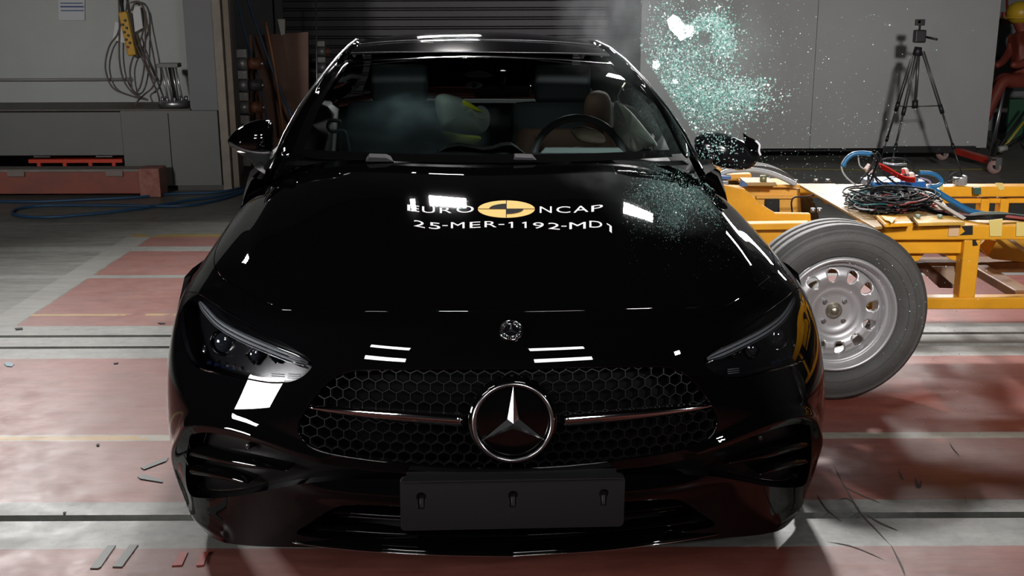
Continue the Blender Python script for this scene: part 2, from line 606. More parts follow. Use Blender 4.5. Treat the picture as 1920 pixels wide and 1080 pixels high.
# bumper outline: bottom v=0, outer edge u=-7 up to lamp, lamp top to bonnet corner
hlmax = max(HLuv, key=lambda p: p[1])
lamp_top = uvpx(372, 551)
lamp_out = min(HLuv, key=lambda p: p[0])
def off(poly, cx, cy, k): return [(cx + (x - cx) * k, cy + (y - cy) * k) for x, y in poly]
hc = (sum(p[0] for p in HLuv) / len(HLuv), sum(p[1] for p in HLuv) / len(HLuv))
GAP = .035
def fat(poly, d):
    """grow an outline by d in uv"""
    n = len(poly); out = []
    ar = sum(poly[i][0] * poly[(i + 1) % n][1] - poly[(i + 1) % n][0] * poly[i][1] for i in range(n))
    sg = 1 if ar > 0 else -1
    for i in range(n):
        a, b = poly[i - 1], poly[(i + 1) % n]
        t = (b[0] - a[0], b[1] - a[1]); l = math.hypot(*t) + 1e-9
        out.append((poly[i][0] + sg * t[1] / l * d, poly[i][1] - sg * t[0] / l * d))
    return out

# seam between bumper and wing: bonnet corner -> lamp top ; lamp outer end -> wheel arch
seam_up = pts_uv([(404,523),(388,533),(374,545)])
bump_l = [(0, .0), (-3.5, .0), (-7, .0), (-7, 3.9)]
lowseam = [(-6.6, 4.0), (-6.0, 4.05)]
hl_f = fat(HLuv, GAP)
# lamp opening path from outer low side round the underside is a hole; simply treat lamps as holes crossing both panels
bump_top = [(-7, 4.0), (-6.3, 4.1)]
outerL = bump_l + [(-6.4, 4.05)]
# walk lamp outline (grown) from its outermost point along the TOP to the seam
ks = sorted(range(len(hl_f)), key=lambda i: hl_f[i][0])
io = ks[0]
it = min(range(len(hl_f)), key=lambda i: math.dist(hl_f[i], seam_up[-1]))
def walk(a, b, dr):
    o = [a]; i = a
    while i != b: i = (i + dr) % len(hl_f); o.append(i)
    return o
w1_, w2_ = walk(io, it, 1), walk(io, it, -1)
ext = min((w1_, w2_), key=len)          # short way: outer tip over the top
lng = max((w1_, w2_), key=len)          # long way: underside and inner tip
bump_left = [(0, 0), (-3.5, 0), (-7, 0), (-7, hl_f[io][1] - .1)] + [hl_f[i] for i in lng] + seam_up[::-1][1:]
gapc = .03
bump_left += [(cor[0] - .02, cor[1] - gapc)] + [(u, v - gapc) for u, v in HDc[::-1][1:]]
bump_uv = bump_left + sym(bump_left)[::-1][1:-1]

RIM = [uvpx(*q) for q in [(600,858),(560,846),(500,825),(440,806),(385,797),(352,804),(336,830),(330,870),(336,915),(352,952),(385,980),(420,1000)]]
RIM = curve2(RIM, 3)
def bump_h(u, v):
    """form of the bumper: rims round the side vents, the bridge over the lower intake"""
    a = abs(u)
    h = 0
    p = (-a, v)
    d = dist_poly(p, VTuv)
    if a > 1.6 and v < 4:
        h += .011 * math.exp(-(dist_poly(p, RIM, False) / .13) ** 2)
    d = dist_poly(p, GRuvL, False)
    if v < 2.6: h += .024 * math.exp(-((v - 1.42) / .30) ** 2) / (1 + math.exp((a - 2.3) * 5))
    return h
bumper = panel('front_bumper', bump_uv, [GRuv, LIuv, VTuv, sym(VTuv)], paint, car, step=.055, hf=bump_h, flange=.03)

# wings (fender tops) left and right, with flanks down to the sill
wing_l = [hl_f[i] for i in ext]
sx = seam_up[::-1]
wl = [(-7, hl_f[io][1])] + wing_l + [(u, v + .05) for u, v in sx[1:]] + [(cor[0] - .06, cor[1] + .05)]
HS = [(u - .05, v) for u, v in HDs]
wl += HS + [(HS[-1][0], 11.0), (-7, 11.0)]
for mir in (False, True):
    panel('wing', sym(wl) if mir else wl, [], paint, car, step=.12, flange=.012)
hood = panel('bonnet', HDuv, [], paint, car, step=.14, flange=.012,
             hf=lambda u, v: .004 * math.exp(-((abs(u) - 3.6 - .12 * (v - 6)) / .35) ** 2) * min(1, max(0, (v - 5.9) / 1.2)))

# rolled front edge of the bonnet
eu = [p for p in HDc if abs(p[0]) < 3.2]
eu = eu[::-1] + [(-u, v) for u, v in eu[1:]]
ep, en = S(eu, .0)
mb = MB(); mb.tube([Vector(a) - Vector(b) * .0015 for a, b in zip(ep, en)], .0024, seg=8); cobj(mb, 'bonnet_edge', paint)
# dark lining behind the skin so openings show depth, not the floor
def liner(name, uvs, depth, m, parent, step=.2):
    return panel(name, uvs, [], m, parent, step=step, h=-depth, flange=0)

def recess(name, uvs, depth, m, parent, shrink=0.0, wall=None):
    panel(name, fat(uvs, .01 - shrink), [], m, parent, step=.3, h=-depth, flange=0)
    a_, _ = S(resample(fat(uvs, .012), .08), -.012)
    b_, _ = S(resample(fat(uvs, .012), .08), -depth)
    q = fat(resample(uvs, .08), .012); q2 = fat(resample(uvs, .08), .012 - shrink)
    a_, _ = S(q, -.004); b_, _ = S(q2, -depth)
    mb_ = MB(); mb_.grid([[Vector(p) for p in a_], [Vector(p) for p in b_]], closed_u=True)
    return mb_.build(wall or name.replace('backing', 'wall'), m, parent)
# ---- grille: recessed honeycomb, surround, two blades, star
recess('grille_backing', GRuv, .085, mat('throat_black', (.0015, .0015, .0015), .5, spec=.1), car)
def hexmesh():
    mb = MB()
    cw, ch = .0345, .0262                              # cell pitch in metres (x, z)
    # skin sampled on x,z: invert with a lookup through the middle rows
    uu = np.linspace(-4.2, 4.2, 169); vv = np.linspace(1.0, 5.2, 85)
    G = np.array([(u, v) for v in vv for u in uu]); gp, gn = S(G)
    seen = set()
    def toS(x, z):
        # nearest skin point for (x, z)
        u, v = x / .25 * 1.0, 3 + (z - .52) * 8
        u = np.interp(x, [-.945, -.83, -.67, -.48, -.25, 0, .25, .48, .67, .83, .945], [-5, -4, -3, -2, -1, 0, 1, 2, 3, 4, 5])
        v = np.interp(z, [.15, .25, .38, .52, .645, .73, .764], [0, 1, 2, 3, 4, 5, 6])
        return u, v
    st = Vector((0, 0, .52))
    lines = []
    for r in range(-7, 8):
        for c in range(-20, 21):
            cx = (c + (.5 if r % 2 else 0)) * cw
            cz = .515 + r * ch
            pts = []
            for k in range(6):
                a = R(90 + 60 * k)
                pts.append((cx + math.cos(a) * cw / math.sqrt(3) * 1.0, cz + math.sin(a) * ch * 2 / 3))
            for k in range(6):
                a, b = pts[k], pts[(k + 1) % 6]
                key = tuple(sorted(((round(a[0], 4), round(a[1], 4)), (round(b[0], 4), round(b[1], 4)))))
                if key in seen: continue
                seen.add(key); lines.append((a, b))
    for a, b in lines:
        ua, ub = toS(*a), toS(*b)
        if not (inside(ua, GRuv) or inside(ub, GRuv)): continue
        if not (inside(ua, fat(GRuvC, .12)) and inside(ub, fat(GRuvC, .12))): continue
        if math.hypot((a[0] + b[0]) / 2, ((a[1] + b[1]) / 2 - .52)) < .098: continue
        n_ = 2
        (pa, pb), (na, nb) = S([ua, ub])
        d = Vector(pb - pa); n = Vector(na)
        s_ = d.cross(n).normalized()
        for sgn in (1,):
            w_, e_ = .0009, .0022
            A, B = Vector(pa), Vector(pb)
            q = []
            for P_, nn in ((A, Vector(na)), (B, Vector(nb))):
                q += [P_ - nn * .018 - s_ * e_, P_ - nn * .006 - s_ * w_, P_ - nn * .006 + s_ * w_, P_ - nn * .018 + s_ * e_]
            mb.add(q, [(0, 1, 5, 4), (1, 2, 6, 5), (2, 3, 7, 6), (3, 0, 4, 7)])
    return mb
GRuvC = GRuv
mesh_m = mat('grille_mesh', (.005, .005, .0055), .4, spec=.35)
cobj(hexmesh(), 'grille_mesh', mesh_m)
# grille surround bead
gp_, gn_ = S(resample(GRuv, .08))
mb = MB(); mb.tube([Vector(p - n * .004) for p, n in zip(gp_, gn_)], .0045, seg=6, closed=True)
cobj(mb, 'grille_surround', gloss)

def blade(path_px, Yoff, widths, m, name, parent):
    uv = curve2([uvpx(*p) for p in path_px], 6)
    p, n = S(uv)
    mb = MB(); rows = []; N_ = len(uv)
    for i in range(N_):
        k = i / (N_ - 1)
        wd = np.interp(k, [0, .15, .6, 1], widths)
        P_, nn = Vector(p[i]), Vector(n[i])
        up = Vector((0, 0, 1))
        rows.append([P_ + nn * (Yoff - .02) + up * wd, P_ + nn * (Yoff - .004) + up * wd * .85, P_ + nn * (Yoff + .002) + up * wd * .3, P_ + nn * (Yoff + .002) - up * wd * .2, P_ + nn * (Yoff - .006) - up * wd * .9, P_ + nn * (Yoff - .02) - up * wd])
    mb.grid(rows, closed_u=True)
    o1 = [rows[0][::-1], rows[-1]]
    mb.add(rows[0], [tuple(range(6))]); mb.add(rows[-1], [tuple(range(6))])
    return mb.build(name, m, parent)
blade([(583,763),(660,772),(760,781),(868,789)], .010, [.004, .011, .0165, .018], chrome, 'grille_blade', car)
blade([(1330,760),(1250,771),(1150,781),(1056,789)], .010, [.004, .011, .0165, .018], chrome, 'grille_blade', car)

# star emblem
se = MB()
sc_ = Vector((0, -.035, .522))
T = Matrix.Rotation(R(-6), 3, 'X')
def sv(x, y, z): return sc_ + T @ Vector((x, y, z))
se.tube([sv(.0985 * math.cos(a), -.004, .0985 * math.sin(a)) for a in np.linspace(0, 2 * PI, 64, endpoint=False)], .0058, seg=10, closed=True)
for k in range(3):
    a = R(90 + 120 * k)
    tip = sv(.094 * math.cos(a), -.004, .094 * math.sin(a))
    s1 = sv(.0165 * math.cos(a + R(60)), 0, .0165 * math.sin(a + R(60)))
    s2 = sv(.0165 * math.cos(a - R(60)), 0, .0165 * math.sin(a - R(60)))
    mid = sv(0, -.013, 0); bk = sv(0, .008, 0)
    se.add([mid, s1, tip, s2, bk], [(0, 1, 2), (0, 2, 3), (4, 2, 1), (4, 3, 2)])
star = cobj(se, 'star_emblem', satin)
d = MB()
d.lathe([(.0, .004), (.06, .006), (.098, .010), (.112, .014), (.115, .03), (.0, .035)], c=sc_ + T @ Vector((0, -.003, 0)), axis=T @ Vector((0, 1, 0)), seg=64)
cobj(d, 'emblem_backing', gloss)

# small round badge on the nose panel
bu, bv = uvpx(958, 620)
(bp,), (bn,) = S([(0, bv)])
bp, bn = Vector(bp), Vector(bn)
bx = Vector((1, 0, 0)); bz = bn.cross(bx).normalized()
if bz.z < 0: bz = -bz
b = MB()
def bq(r, a, h): return bp + (bx * math.cos(a) + bz * math.sin(a)) * r + bn * h
for r_, t_ in ((.0295, .0016), (.0195, .0011)):
    b.tube([bq(r_, a, .003) for a in np.linspace(0, 2 * PI, 40, endpoint=False)], t_, seg=6, closed=True)
for k in range(3):
    a = R(90 + 120 * k)
    b.add([bq(0, 0, .007), bq(.0045, a + R(60), .003), bq(.0185, a, .003), bq(.0045, a - R(60), .003)], [(0, 1, 2), (0, 2, 3)])
for k in range(26):
    a = 2 * PI * k / 26
    if abs(((a - PI / 2 + PI) % (2 * PI)) - PI) < .3: continue
    b.tube([bq(.0225, a, .003), bq(.0265, a + .08, .0035)], .0009, seg=4)
nb = cobj(b, 'nose_badge', chrome)
d = MB(); d.add([bq(.0295, a, .0012) for a in np.linspace(0, 2 * PI, 40, endpoint=False)] , [tuple(range(40))])
cobj(d, 'badge_disc', mat('badge_black', (.004, .004, .005), .15), nb)

# ---- number plate carrier with three slots
pc = cpx([(754,881),(1166,881),(1164,978),(758,980)], -.045)
px0, px1 = -.285, .285
zt, zb = .383, .243
pl = MB()
def plate_poly():
    r = .012; P_ = []
    for cx, cz, a0 in ((px1 - r, zt - r, 0), (px0 + r, zt - r, 90), (px0 + r, zb + r, 180), (px1 - r, zb + r, 270)):
        for k in range(5):
            a = R(a0 + 22.5 * k); P_.append((cx + r * math.cos(a), cz + r * math.sin(a)))
    return P_
outer = plate_poly()
holes = []
for cx in (-.232, 0, .232):
    holes.append([(cx + .013 * math.cos(a), .335 + .013 * math.sin(a)) for a in np.linspace(R(-50), R(230), 12)] + [(cx - .0075, .302), (cx + .0075, .302)])
V2 = [Vector(p) for p in outer]; E2 = [(i, (i + 1) % len(outer)) for i in range(len(outer))]
for hh in holes:
    o_ = len(V2); V2 += [Vector(p) for p in hh]; E2 += [(o_ + i, o_ + (i + 1) % len(hh)) for i in range(len(hh))]
r_ = geometry.delaunay_2d_cdt(V2, E2, [], 0, 1e-6)
fs = [tuple(f) for f in r_[2] if inside((sum(r_[0][i].x for i in f) / 3, sum(r_[0][i].y for i in f) / 3), outer) and not any(inside((sum(r_[0][i].x for i in f) / 3, sum(r_[0][i].y for i in f) / 3), hh) for hh in holes)]
def plY(x, d): return -.062 + .25 * x * x * 0 + d
nv = len(r_[0])
vs = [Vector((v.x, plY(v.x, 0), v.y)) for v in r_[0]] + [Vector((v.x, plY(v.x, .022), v.y)) for v in r_[0]]
pl.add(vs, fs + [tuple(i + nv for i in reversed(f)) for f in fs])
for loop in [outer] + holes:
    n_ = len(loop)
    pl.add([Vector((x, plY(x, 0), z)) for x, z in loop] + [Vector((x, plY(x, .022), z)) for x, z in loop], [(i, (i + 1) % n_, (i + 1) % n_ + n_, i + n_) for i in range(n_)])
pl.box((0, plY(0, .004) - .006, zt - .0015), (.56, .018, .004))
pl.box((0, -.02, .315), (.54, .05, .12))
plate = cobj(pl, 'number_plate_carrier', mat('plate_plastic', (.012, .012, .0125), .5, bump=.2, bscale=500))
s_ = MB()
for cx in (-.232, 0, .232):
    s_ = MB(); s_.box((cx, plY(0, .012), .312), (.011, .006, .026)); s_.tube([(cx - .003, plY(0, .006), .301), (cx - .003, plY(0, .006), .322)], .0018, seg=6); cobj(s_, 'slot_clip', mat('slot_grey', (.10, .10, .10), .4), plate)


# ---- lower intake: dark throat, grid blades, lip with bright edge
recess('intake_backing', LIuv, .10, matteb, car)
def yfront(x, z):
    u = np.interp(x, [-.945, -.82, -.67, -.48, -.25, 0, .25, .48, .67, .82, .945], [-5, -4, -3, -2, -1, 0, 1, 2, 3, 4, 5])
    v = np.interp(z, [.15, .25, .38, .52, .645], [0, 1, 2, 3, 4])
    (p,), (n,) = S([(float(u), float(v))])
    return p[1]
for zz, x0, x1, th, dy in ((.228, -.47, -.17, .004, .0), (.228, .17, .47, .004, 0), (.205, -.46, .46, .004, .02), (.165, -.5, .5, .005, -.0)):
    m_ = MB(); rows = []
    for x in np.linspace(x0, x1, 24):
        y_ = yfront(x, zz) + .012 + dy
        rows.append([(x, y_ + .05, zz + th), (x, y_, zz + th), (x, y_ - .002, zz), (x, y_, zz - th), (x, y_ + .05, zz - th)])
    m_.grid(rows)
    cobj(m_, 'intake_blade', gloss)
# splitter lip
lp_ = [(548,1018),(620,1026),(700,1033),(800,1039),(960,1042)]
m_ = MB(); rows = []
half = [L(px, py, Y=Y) for (px, py), Y in zip(lp_, (.13, .08, .04, .012, -.012))]
pp = smooth_path(half, 6)
pp = [Vector((p.x, p.y, p.z)) for p in pp]; pp[-1].x = 0
full = pp + [Vector((-p.x, p.y, p.z)) for p in pp[::-1][1:]]
n_ = len(full)
for i, p in enumerate(full):
    k = min(1, 4 * min(i, n_ - 1 - i) / n_ + .05)
    w_ = .012 * min(1, k * 1.5)
    rows.append([p + Vector((0, .12, .014)), p + Vector((0, .02, .010 + w_ * .9)), p + Vector((0, .002, w_ * .5)), p + Vector((0, 0, 0)), p + Vector((0, .006, -w_ * .35)), p + Vector((0, .12, -.010))])
m_.grid(rows)
lip = cobj(m_, 'splitter_lip', gloss)
m_ = MB(); m_.tube([p + Vector((0, -.001, -.001)) for p in full], [.0028 * min(1, .15 + 4 * min(i, n_ - 1 - i) / n_) for i in range(n_)], seg=6)
cobj(m_, 'lip_trim', chrome, lip)

# ---- side vents
for sg in (1, -1):
    vt = VTuv if sg == 1 else sym(VTuv)
    recess('vent_backing', vt, .05, mat('vent_dark', (.002, .002, .002), .4, spec=.15), car, shrink=.02)
    for fin in ([(352,853),(390,862),(450,874),(500,881),(536,885)], [(352,887),(385,893),(430,902),(462,909)]):
        uv = curve2(pts_uv(fin), 6)
        if sg == -1: uv = sym(uv)
        p, n = S(uv); m_ = MB(); rows = []; N_ = len(uv)
        for i in range(N_):
            k = i / (N_ - 1)
            wz = np.interp(k, [0, .5, 1], [.016, .013, .001])
            P_, nn = Vector(p[i]), Vector(n[i]); up = Vector((0, 0, 1))
            rows.append([P_ - nn * .055 + up * wz, P_ - nn * .010 + up * wz * .9, P_ - nn * .004, P_ - nn * .010 - up * wz * .6, P_ - nn * .055 - up * wz])
        m_.grid(rows)
        cobj(m_, 'vent_fin', gloss)
    u_, v_ = uvpx(451, 843)
    (p,), (n,) = S([(u_ * sg, v_)])
    m_ = MB(); m_.lathe([(0, .004), (.007, .004), (.009, .0), (.009, -.03)], c=Vector(p) - Vector(n) * .03, axis=Vector(n), seg=20)
    cobj(m_, 'parking_sensor', mat('sensor', (.02, .02, .02), .25))

# ---- headlamps
lens = glassmat('lamp_lens', (.93, .94, .96), refl=1)
drl = mat('light_guide', (.16, .17, .18), .18, spec=.7)
lampblack = mat('lamp_black', (.004, .004, .005), .18)
for sg in (1, -1):
    huv = HLuv if sg == 1 else sym(HLuv)
    hl = thing('headlamp', None, None); del_ = None
    hl.parent = car
    panel('lens', huv, [], lens, hl, step=.15, h=.001, flange=.015)
    panel('housing', fat(huv, .02), [], lampblack, hl, step=.15, h=-.055, flange=0)
    wall_in, _ = S(resample(fat(huv, .015), .08), -.056); wall_out, _ = S(resample(fat(huv, .015), .08), -.008)
    m_ = MB(); m_.grid([[Vector(p) for p in wall_in], [Vector(p) for p in wall_out]], closed_u=True)
    cobj(m_, 'reflector_wall', lampblack, hl)
    # daytime light guide: long tapering band of parallel ribs
    for off_, wd, mm in ((.0045, .0038, drl), (-.0045, .0038, drl), (.0115, .0026, chrome), (-.0115, .0022, satin)):
        path = [(368,562),(378,578),(400,602),(440,627),(490,650),(540,670),(573,681)]
        uv = curve2(pts_uv(path), 6)
        if sg == -1: uv = sym(uv)
        p, n = S(uv); rows = []; N_ = len(uv); m_ = MB()
        for i in range(N_):
            k = i / (N_ - 1)
            t = Vector(p[min(i + 1, N_ - 1)] - p[max(i - 1, 0)]).normalized(); nn = Vector(n[i]); sd = nn.cross(t)
            if sd.z < 0: sd = -sd
            tp = np.interp(k, [0, .12, .5, .85, 1], [.35, .8, 1, 1, .3])
            c_ = Vector(p[i]) - nn * .014 + sd * off_ * tp * 1.1
            w_ = wd * tp
            rows.append([c_ - sd * w_, c_ - sd * w_ * .5 + nn * .003, c_ + nn * .0045, c_ + sd * w_ * .5 + nn * .003, c_ + sd * w_])
        m_.grid(rows)
        cobj(m_, 'daytime_light' if mm is drl else 'light_rib', mm, hl)
    # projectors
    for (cx, cy, rr, dp) in ((393, 634, .030, .03), (455, 660, .021, .028), (497, 664, .015, .028)):
        u_, v_ = uvpx(cx, cy); (p,), (n,) = S([(u_ * sg, v_)])
        p = Vector(p); ax = Vector((0, -1, 0)) * .7 + Vector(n) * .3; ax.normalize()
        c_ = p - Vector(n) * (.05)
        m_ = MB(); m_.lathe([(rr * 1.25, -.01), (rr * 1.3, .012), (rr * 1.2, .018), (rr * 1.05, .012), (rr, .004), (0, .0)], c=c_, axis=ax, seg=4 if rr < .025 else 28)
        pj = cobj(m_, 'projector_bezel', satin if rr < .0 else gloss, hl)
        m_ = MB(); m_.lathe([(rr * .98, .004)] + [(rr * .98 * math.cos(a), .004 + rr * .55 * math.sin(a)) for a in np.linspace(0, PI / 2, 8)], c=c_, axis=ax, seg=28)
        cobj(m_, 'projector_lens', mat('projector_glass', (.01, .012, .016), .02, spec=1.0, coat=1), pj)
    for pa, pb in (((424, 626), (462, 642)), ((520, 668), (566, 690)), ((366, 700 - 60), (366, 660))):
        u1, v1 = uvpx(*pa); u2, v2 = uvpx(*pb)
        if sg == -1: u1, u2 = -u1, -u2
        (p1, p2), (n1, n2) = S([(u1, v1), (u2, v2)])
        m_ = MB(); A_, B_ = Vector(p1) - Vector(n1) * .03, Vector(p2) - Vector(n2) * .03
        m_.tube([A_, A_.lerp(B_, .3), A_.lerp(B_, .7), B_], [.002, .006, .006, .002], seg=8)
        cobj(m_, 'inner_reflector', mat('reflector', (.30, .31, .33), .2, metal=1), hl)
    for i_ in range(4):
        u1, v1 = uvpx(375 + i_ * 14, 676 + i_ * 4)
        (p1,), (n1,) = S([(u1 * sg, v1)])
        m_ = MB(); m_.box(Vector(p1) - Vector(n1) * .03, (.012, .01, .007))
        cobj(m_, 'led_block', mat('blue_led', (.003, .008, .03), .2, spec=.8), hl)
    for i_ in range(3):
        uv = [uvpx(500, 700 + i_ * 4), uvpx(525, 702 + i_ * 4)]
        if sg == -1: uv = sym(uv)
        p, n = S(uv); m_ = MB(); m_.tube([Vector(p[0]) - Vector(n[0]) * .02, Vector(p[1]) - Vector(n[1]) * .02], .0012, seg=5)
        cobj(m_, 'vent_rib', mat('rib_grey', (.12, .12, .13), .3), hl)

# ---- bonnet lettering and roundel, laid on the bonnet skin
white_ink = mat('white_ink', (.82, .82, .83), .75, spec=.15)
orange_ink = mat('orange_ink', (.86, .50, .10), .75, spec=.12)
black_ink = mat('black_ink', (.006, .006, .006), .8, spec=.02)
def glyph(ch):
    if ch == '1':
        return [(.55, 0), (1, 0), (1, 1), (.70, 1), (.0, .86), (.05, .70), (.55, .80)], [(0, 1, 2, 3, 6), (3, 4, 5, 6)]
    cu = bpy.data.curves.new('t', 'FONT'); cu.body = ch; cu.size = 1; cu.resolution_u = 5
    o = bpy.data.objects.new('t', cu); C.objects.link(o)
    dg = bpy.context.evaluated_depsgraph_get(); dg.update()
    me = bpy.data.meshes.new_from_object(o.evaluated_get(dg))
    bpy.data.objects.remove(o)
    vs = [(v.co.x, v.co.y) for v in me.vertices]; fs = [tuple(p.vertices) for p in me.polygons]
    bpy.data.meshes.remove(me)
    x0 = min(v[0] for v in vs); x1 = max(v[0] for v in vs); y0 = min(v[1] for v in vs); y1 = max(v[1] for v in vs)
    return [((v[0] - x0) / (x1 - x0), (v[1] - y0) / (y1 - y0)) for v in vs], fs
def on_skin(pts, h=.0012):
    p, n = S([uvpx(*q) for q in pts], h)
    return [Vector(a) for a in p]
def lettering(items, name):
    mb = MB()
    for ch, x0, x1, y0, y1, sk in items:
        vs, fs = glyph(ch)
        mb.add(on_skin([(x0 + a * (x1 - x0), y1 + (y0 - y1) * b + sk * (a - .5)) for a, b in vs], .0016), fs)
    return cobj(mb, name, white_ink)
Zx, Zy = (lambda a: 640 + a / 2.6667), (lambda a: 290 + a / 2.6667)
lettering([('E', Zx(330), Zx(390), Zy(255), Zy(285), 3), ('U', Zx(404), Zx(468), Zy(262), Zy(293), 1), ('R', Zx(492), Zx(552), Zy(266), Zy(294), 0), ('O', Zx(575), Zx(662), Zy(258), Zy(292), -1)], 'bonnet_word')
lettering([('N', Zx(992), Zx(1052), Zy(261), Zy(293), 0), ('C', Zx(1075), Zx(1145), Zy(261), Zy(293), 0), ('A', Zx(1160), Zx(1235), Zy(258), Zy(290), -2), ('P', Zx(1250), Zx(1308), Zy(254), Zy(284), -3)], 'bonnet_word')
lettering([('2', Zx(362), Zx(418), Zy(333), Zy(364), 4), ('5', Zx(438), Zx(495), Zy(342), Zy(374), 2), ('-', Zx(505), Zx(532), Zy(355), Zy(359), 0), ('M', Zx(548), Zx(616), Zy(340), Zy(370), 0),
           ('E', Zx(642), Zx(696), Zy(338), Zy(368), -1), ('R', Zx(716), Zx(776), Zy(335), Zy(365), 0), ('-', Zx(786), Zx(815), Zy(349), Zy(353), 0), ('1', Zx(836), Zx(858), Zy(338), Zy(368), 0),
           ('1', Zx(904), Zx(926), Zy(338), Zy(369), 0), ('9', Zx(958), Zx(1012), Zy(341), Zy(371), 0), ('2', Zx(1034), Zx(1092), Zy(344), Zy(375), 2), ('-', Zx(1100), Zx(1126), Zy(358), Zy(362), 0),
           ('M', Zx(1140), Zx(1222), Zy(340), Zy(373), -1), ('D', Zx(1240), Zx(1304), Zy(334), Zy(367), 1), ('1', Zx(1326), Zx(1352), Zy(350), Zy(384), 8)], 'bonnet_number')
rcx, rcy, ra, rb = 949.3, 392.8, 53.5, 16.2
def ell(k, a, m=1): return (rcx + ra * k * math.cos(a), rcy - rb * k * math.sin(a))
def disc_rows(k0, k1, a0, a1, nr=5, na=24):
    return [[ell(k0 + (k1 - k0) * i / nr, a0 + (a1 - a0) * j / na) for j in range(na + 1)] for i in range(nr + 1)]
def skin_rows(rows, h):
    return [on_skin(r, h) for r in rows]
rd = MB()
rd.grid(skin_rows(disc_rows(.001, 1, 0, 2 * PI, 6, 48), .0014))
rnd = cobj(rd, 'bonnet_roundel', orange_ink)
rq = MB()
rq.grid(skin_rows(disc_rows(.03, .60, PI / 2, PI, 4, 12), .0024))
rq.grid(skin_rows(disc_rows(.03, .60, 1.5 * PI, 2 * PI, 4, 12), .0024))
for a, b in ((ell(1, 0), ell(1, PI)), (ell(1, PI / 2), ell(1, -PI / 2))):
    dx = 0 if a[0] != b[0] and abs(a[1] - b[1]) < 2 else .7
    dy = .45 if dx == 0 else 0
    rows = [[(a[0] + (b[0] - a[0]) * t + s_ * dx, a[1] + (b[1] - a[1]) * t + s_ * dy) for t in np.linspace(0, 1, 13)] for s_ in (-1, 1)]
    rq.grid(skin_rows(rows, .0024))
cobj(rq, 'roundel_quadrants', black_ink, rnd)

# ---- windscreen
def WS(s, t, off=0.0):
    """windscreen surface: s -1..1 across, t 0 base .. 1 header"""
    hw = .725 + (.592 - .725) * t + .012 * math.sin(PI * t)
    Y = (1.395 + .085 * s * s) * (1 - t) + (2.235 + .055 * s * s) * t
    z = (.985 + .012 * s * s) * (1 - t) + (1.322 - .030 * s * s) * t + .030 * math.sin(PI * t)
    return Vector((s * hw, Y - .02 * math.sin(PI * t) - off, z + off * 1.2))
wsglass = glassmat('windscreen_glass', (.80, .88, .86), refl=.55)
g = MB(); g.grid([[WS(s, t) for s in np.linspace(-1, 1, 25)] for t in np.linspace(-.02, 1, 13)])
windscreen = cobj(g, 'windscreen', wsglass)
frit_m = mat('frit_black', (.003, .003, .003), .12)
g = MB()
def fr(s0, s1, t0, t1, n=24, m=12):
    g.grid([[WS(s, t, .002) for s in np.linspace(s0, s1, n)] for t in np.linspace(t0, t1, m)])
fr(-1, -.945, 0, 1, 3); fr(.945, 1, 0, 1, 3); fr(-.945, .945, .955, 1, 24, 2); fr(-.945, .945, -.02, .035, 24, 2)
cobj(g, 'windscreen_frit', frit_m, windscreen)

# cowl between bonnet and glass
g = MB(); g.grid([[(s * .80, 1.36 + .09 * s * s, .962), (s * .76, 1.40 + .09 * s * s, .955), (s * .74, 1.43 + .09 * s * s, .968)] for s in np.linspace(-1, 1, 21)])
cobj(g, 'scuttle', plastic)

# ---- roof, pillars, rear window, boot, flanks
ridge = [(1.46, .800, .955), (1.60, .762, 1.065), (1.75, .722, 1.150), (1.95, .665, 1.245), (2.2, .612, 1.322), (2.45, .582, 1.362), (2.8, .570, 1.378), (3.2, .572, 1.352), (3.6, .592, 1.272), (4.0, .640, 1.145), (4.3, .70, 1.03)]
gedge = [(1.46, .738, 1.000), (1.60, .712, 1.058), (1.75, .684, 1.122), (1.95, .648, 1.200), (2.2, .606, 1.285), (2.30, .597, 1.300)]
def lerp_tab(tab, Y):
    ys = [a[0] for a in tab]
    return tuple(float(np.interp(Y, ys, [a[i] for a in tab])) for i in (1, 2))
rys = [2.24, 2.3, 2.4, 2.5, 2.65, 2.8, 3.0, 3.2, 3.4]
rcz = dict(zip(rys, [1.334, 1.347, 1.367, 1.384, 1.400, 1.406, 1.402, 1.388, 1.362]))
roof_paint = mat('roof_black', (.003, .003, .004), .05, spec=.5)
g = MB(); rows = []
for Y in rys:
    rx, rz = lerp_tab(ridge, max(Y, 2.24)); row = []
    for s in np.linspace(-1, 1, 21):
        yy = Y + (.055 * s * s if Y < 2.35 else .03 * s * s)
        z = rz - .012 + (rcz[Y] - rz + .012) * (1 - abs(s) ** 2.4)
        row.append((s * (rx - .03), yy, z))
    rows.append(row)
g.grid(rows)
cobj(g, 'roof', roof_paint, sub=1)
for zz, Yr, nm in ((0, 2.235, 'header_seam'), (1, 2.47, 'sunroof_seam')):
    g = MB(); P_ = []
    for s in np.linspace(-.98, .98, 25):
        Y = Yr + (.055 if not zz else .04) * s * s
        rx, rz = lerp_tab(ridge, max(Y, 2.24)); cz = float(np.interp(Y, rys, [rcz[k] for k in rys]))
        P_.append(Vector((s * (rx - .03), Y, rz - .012 + (cz - rz + .012) * (1 - abs(s) ** 2.4) + .0015)))
    g.tube(P_, .0022, seg=5)
    cobj(g, nm, mat('seam_trim', (.16, .16, .17), .25, metal=.4))
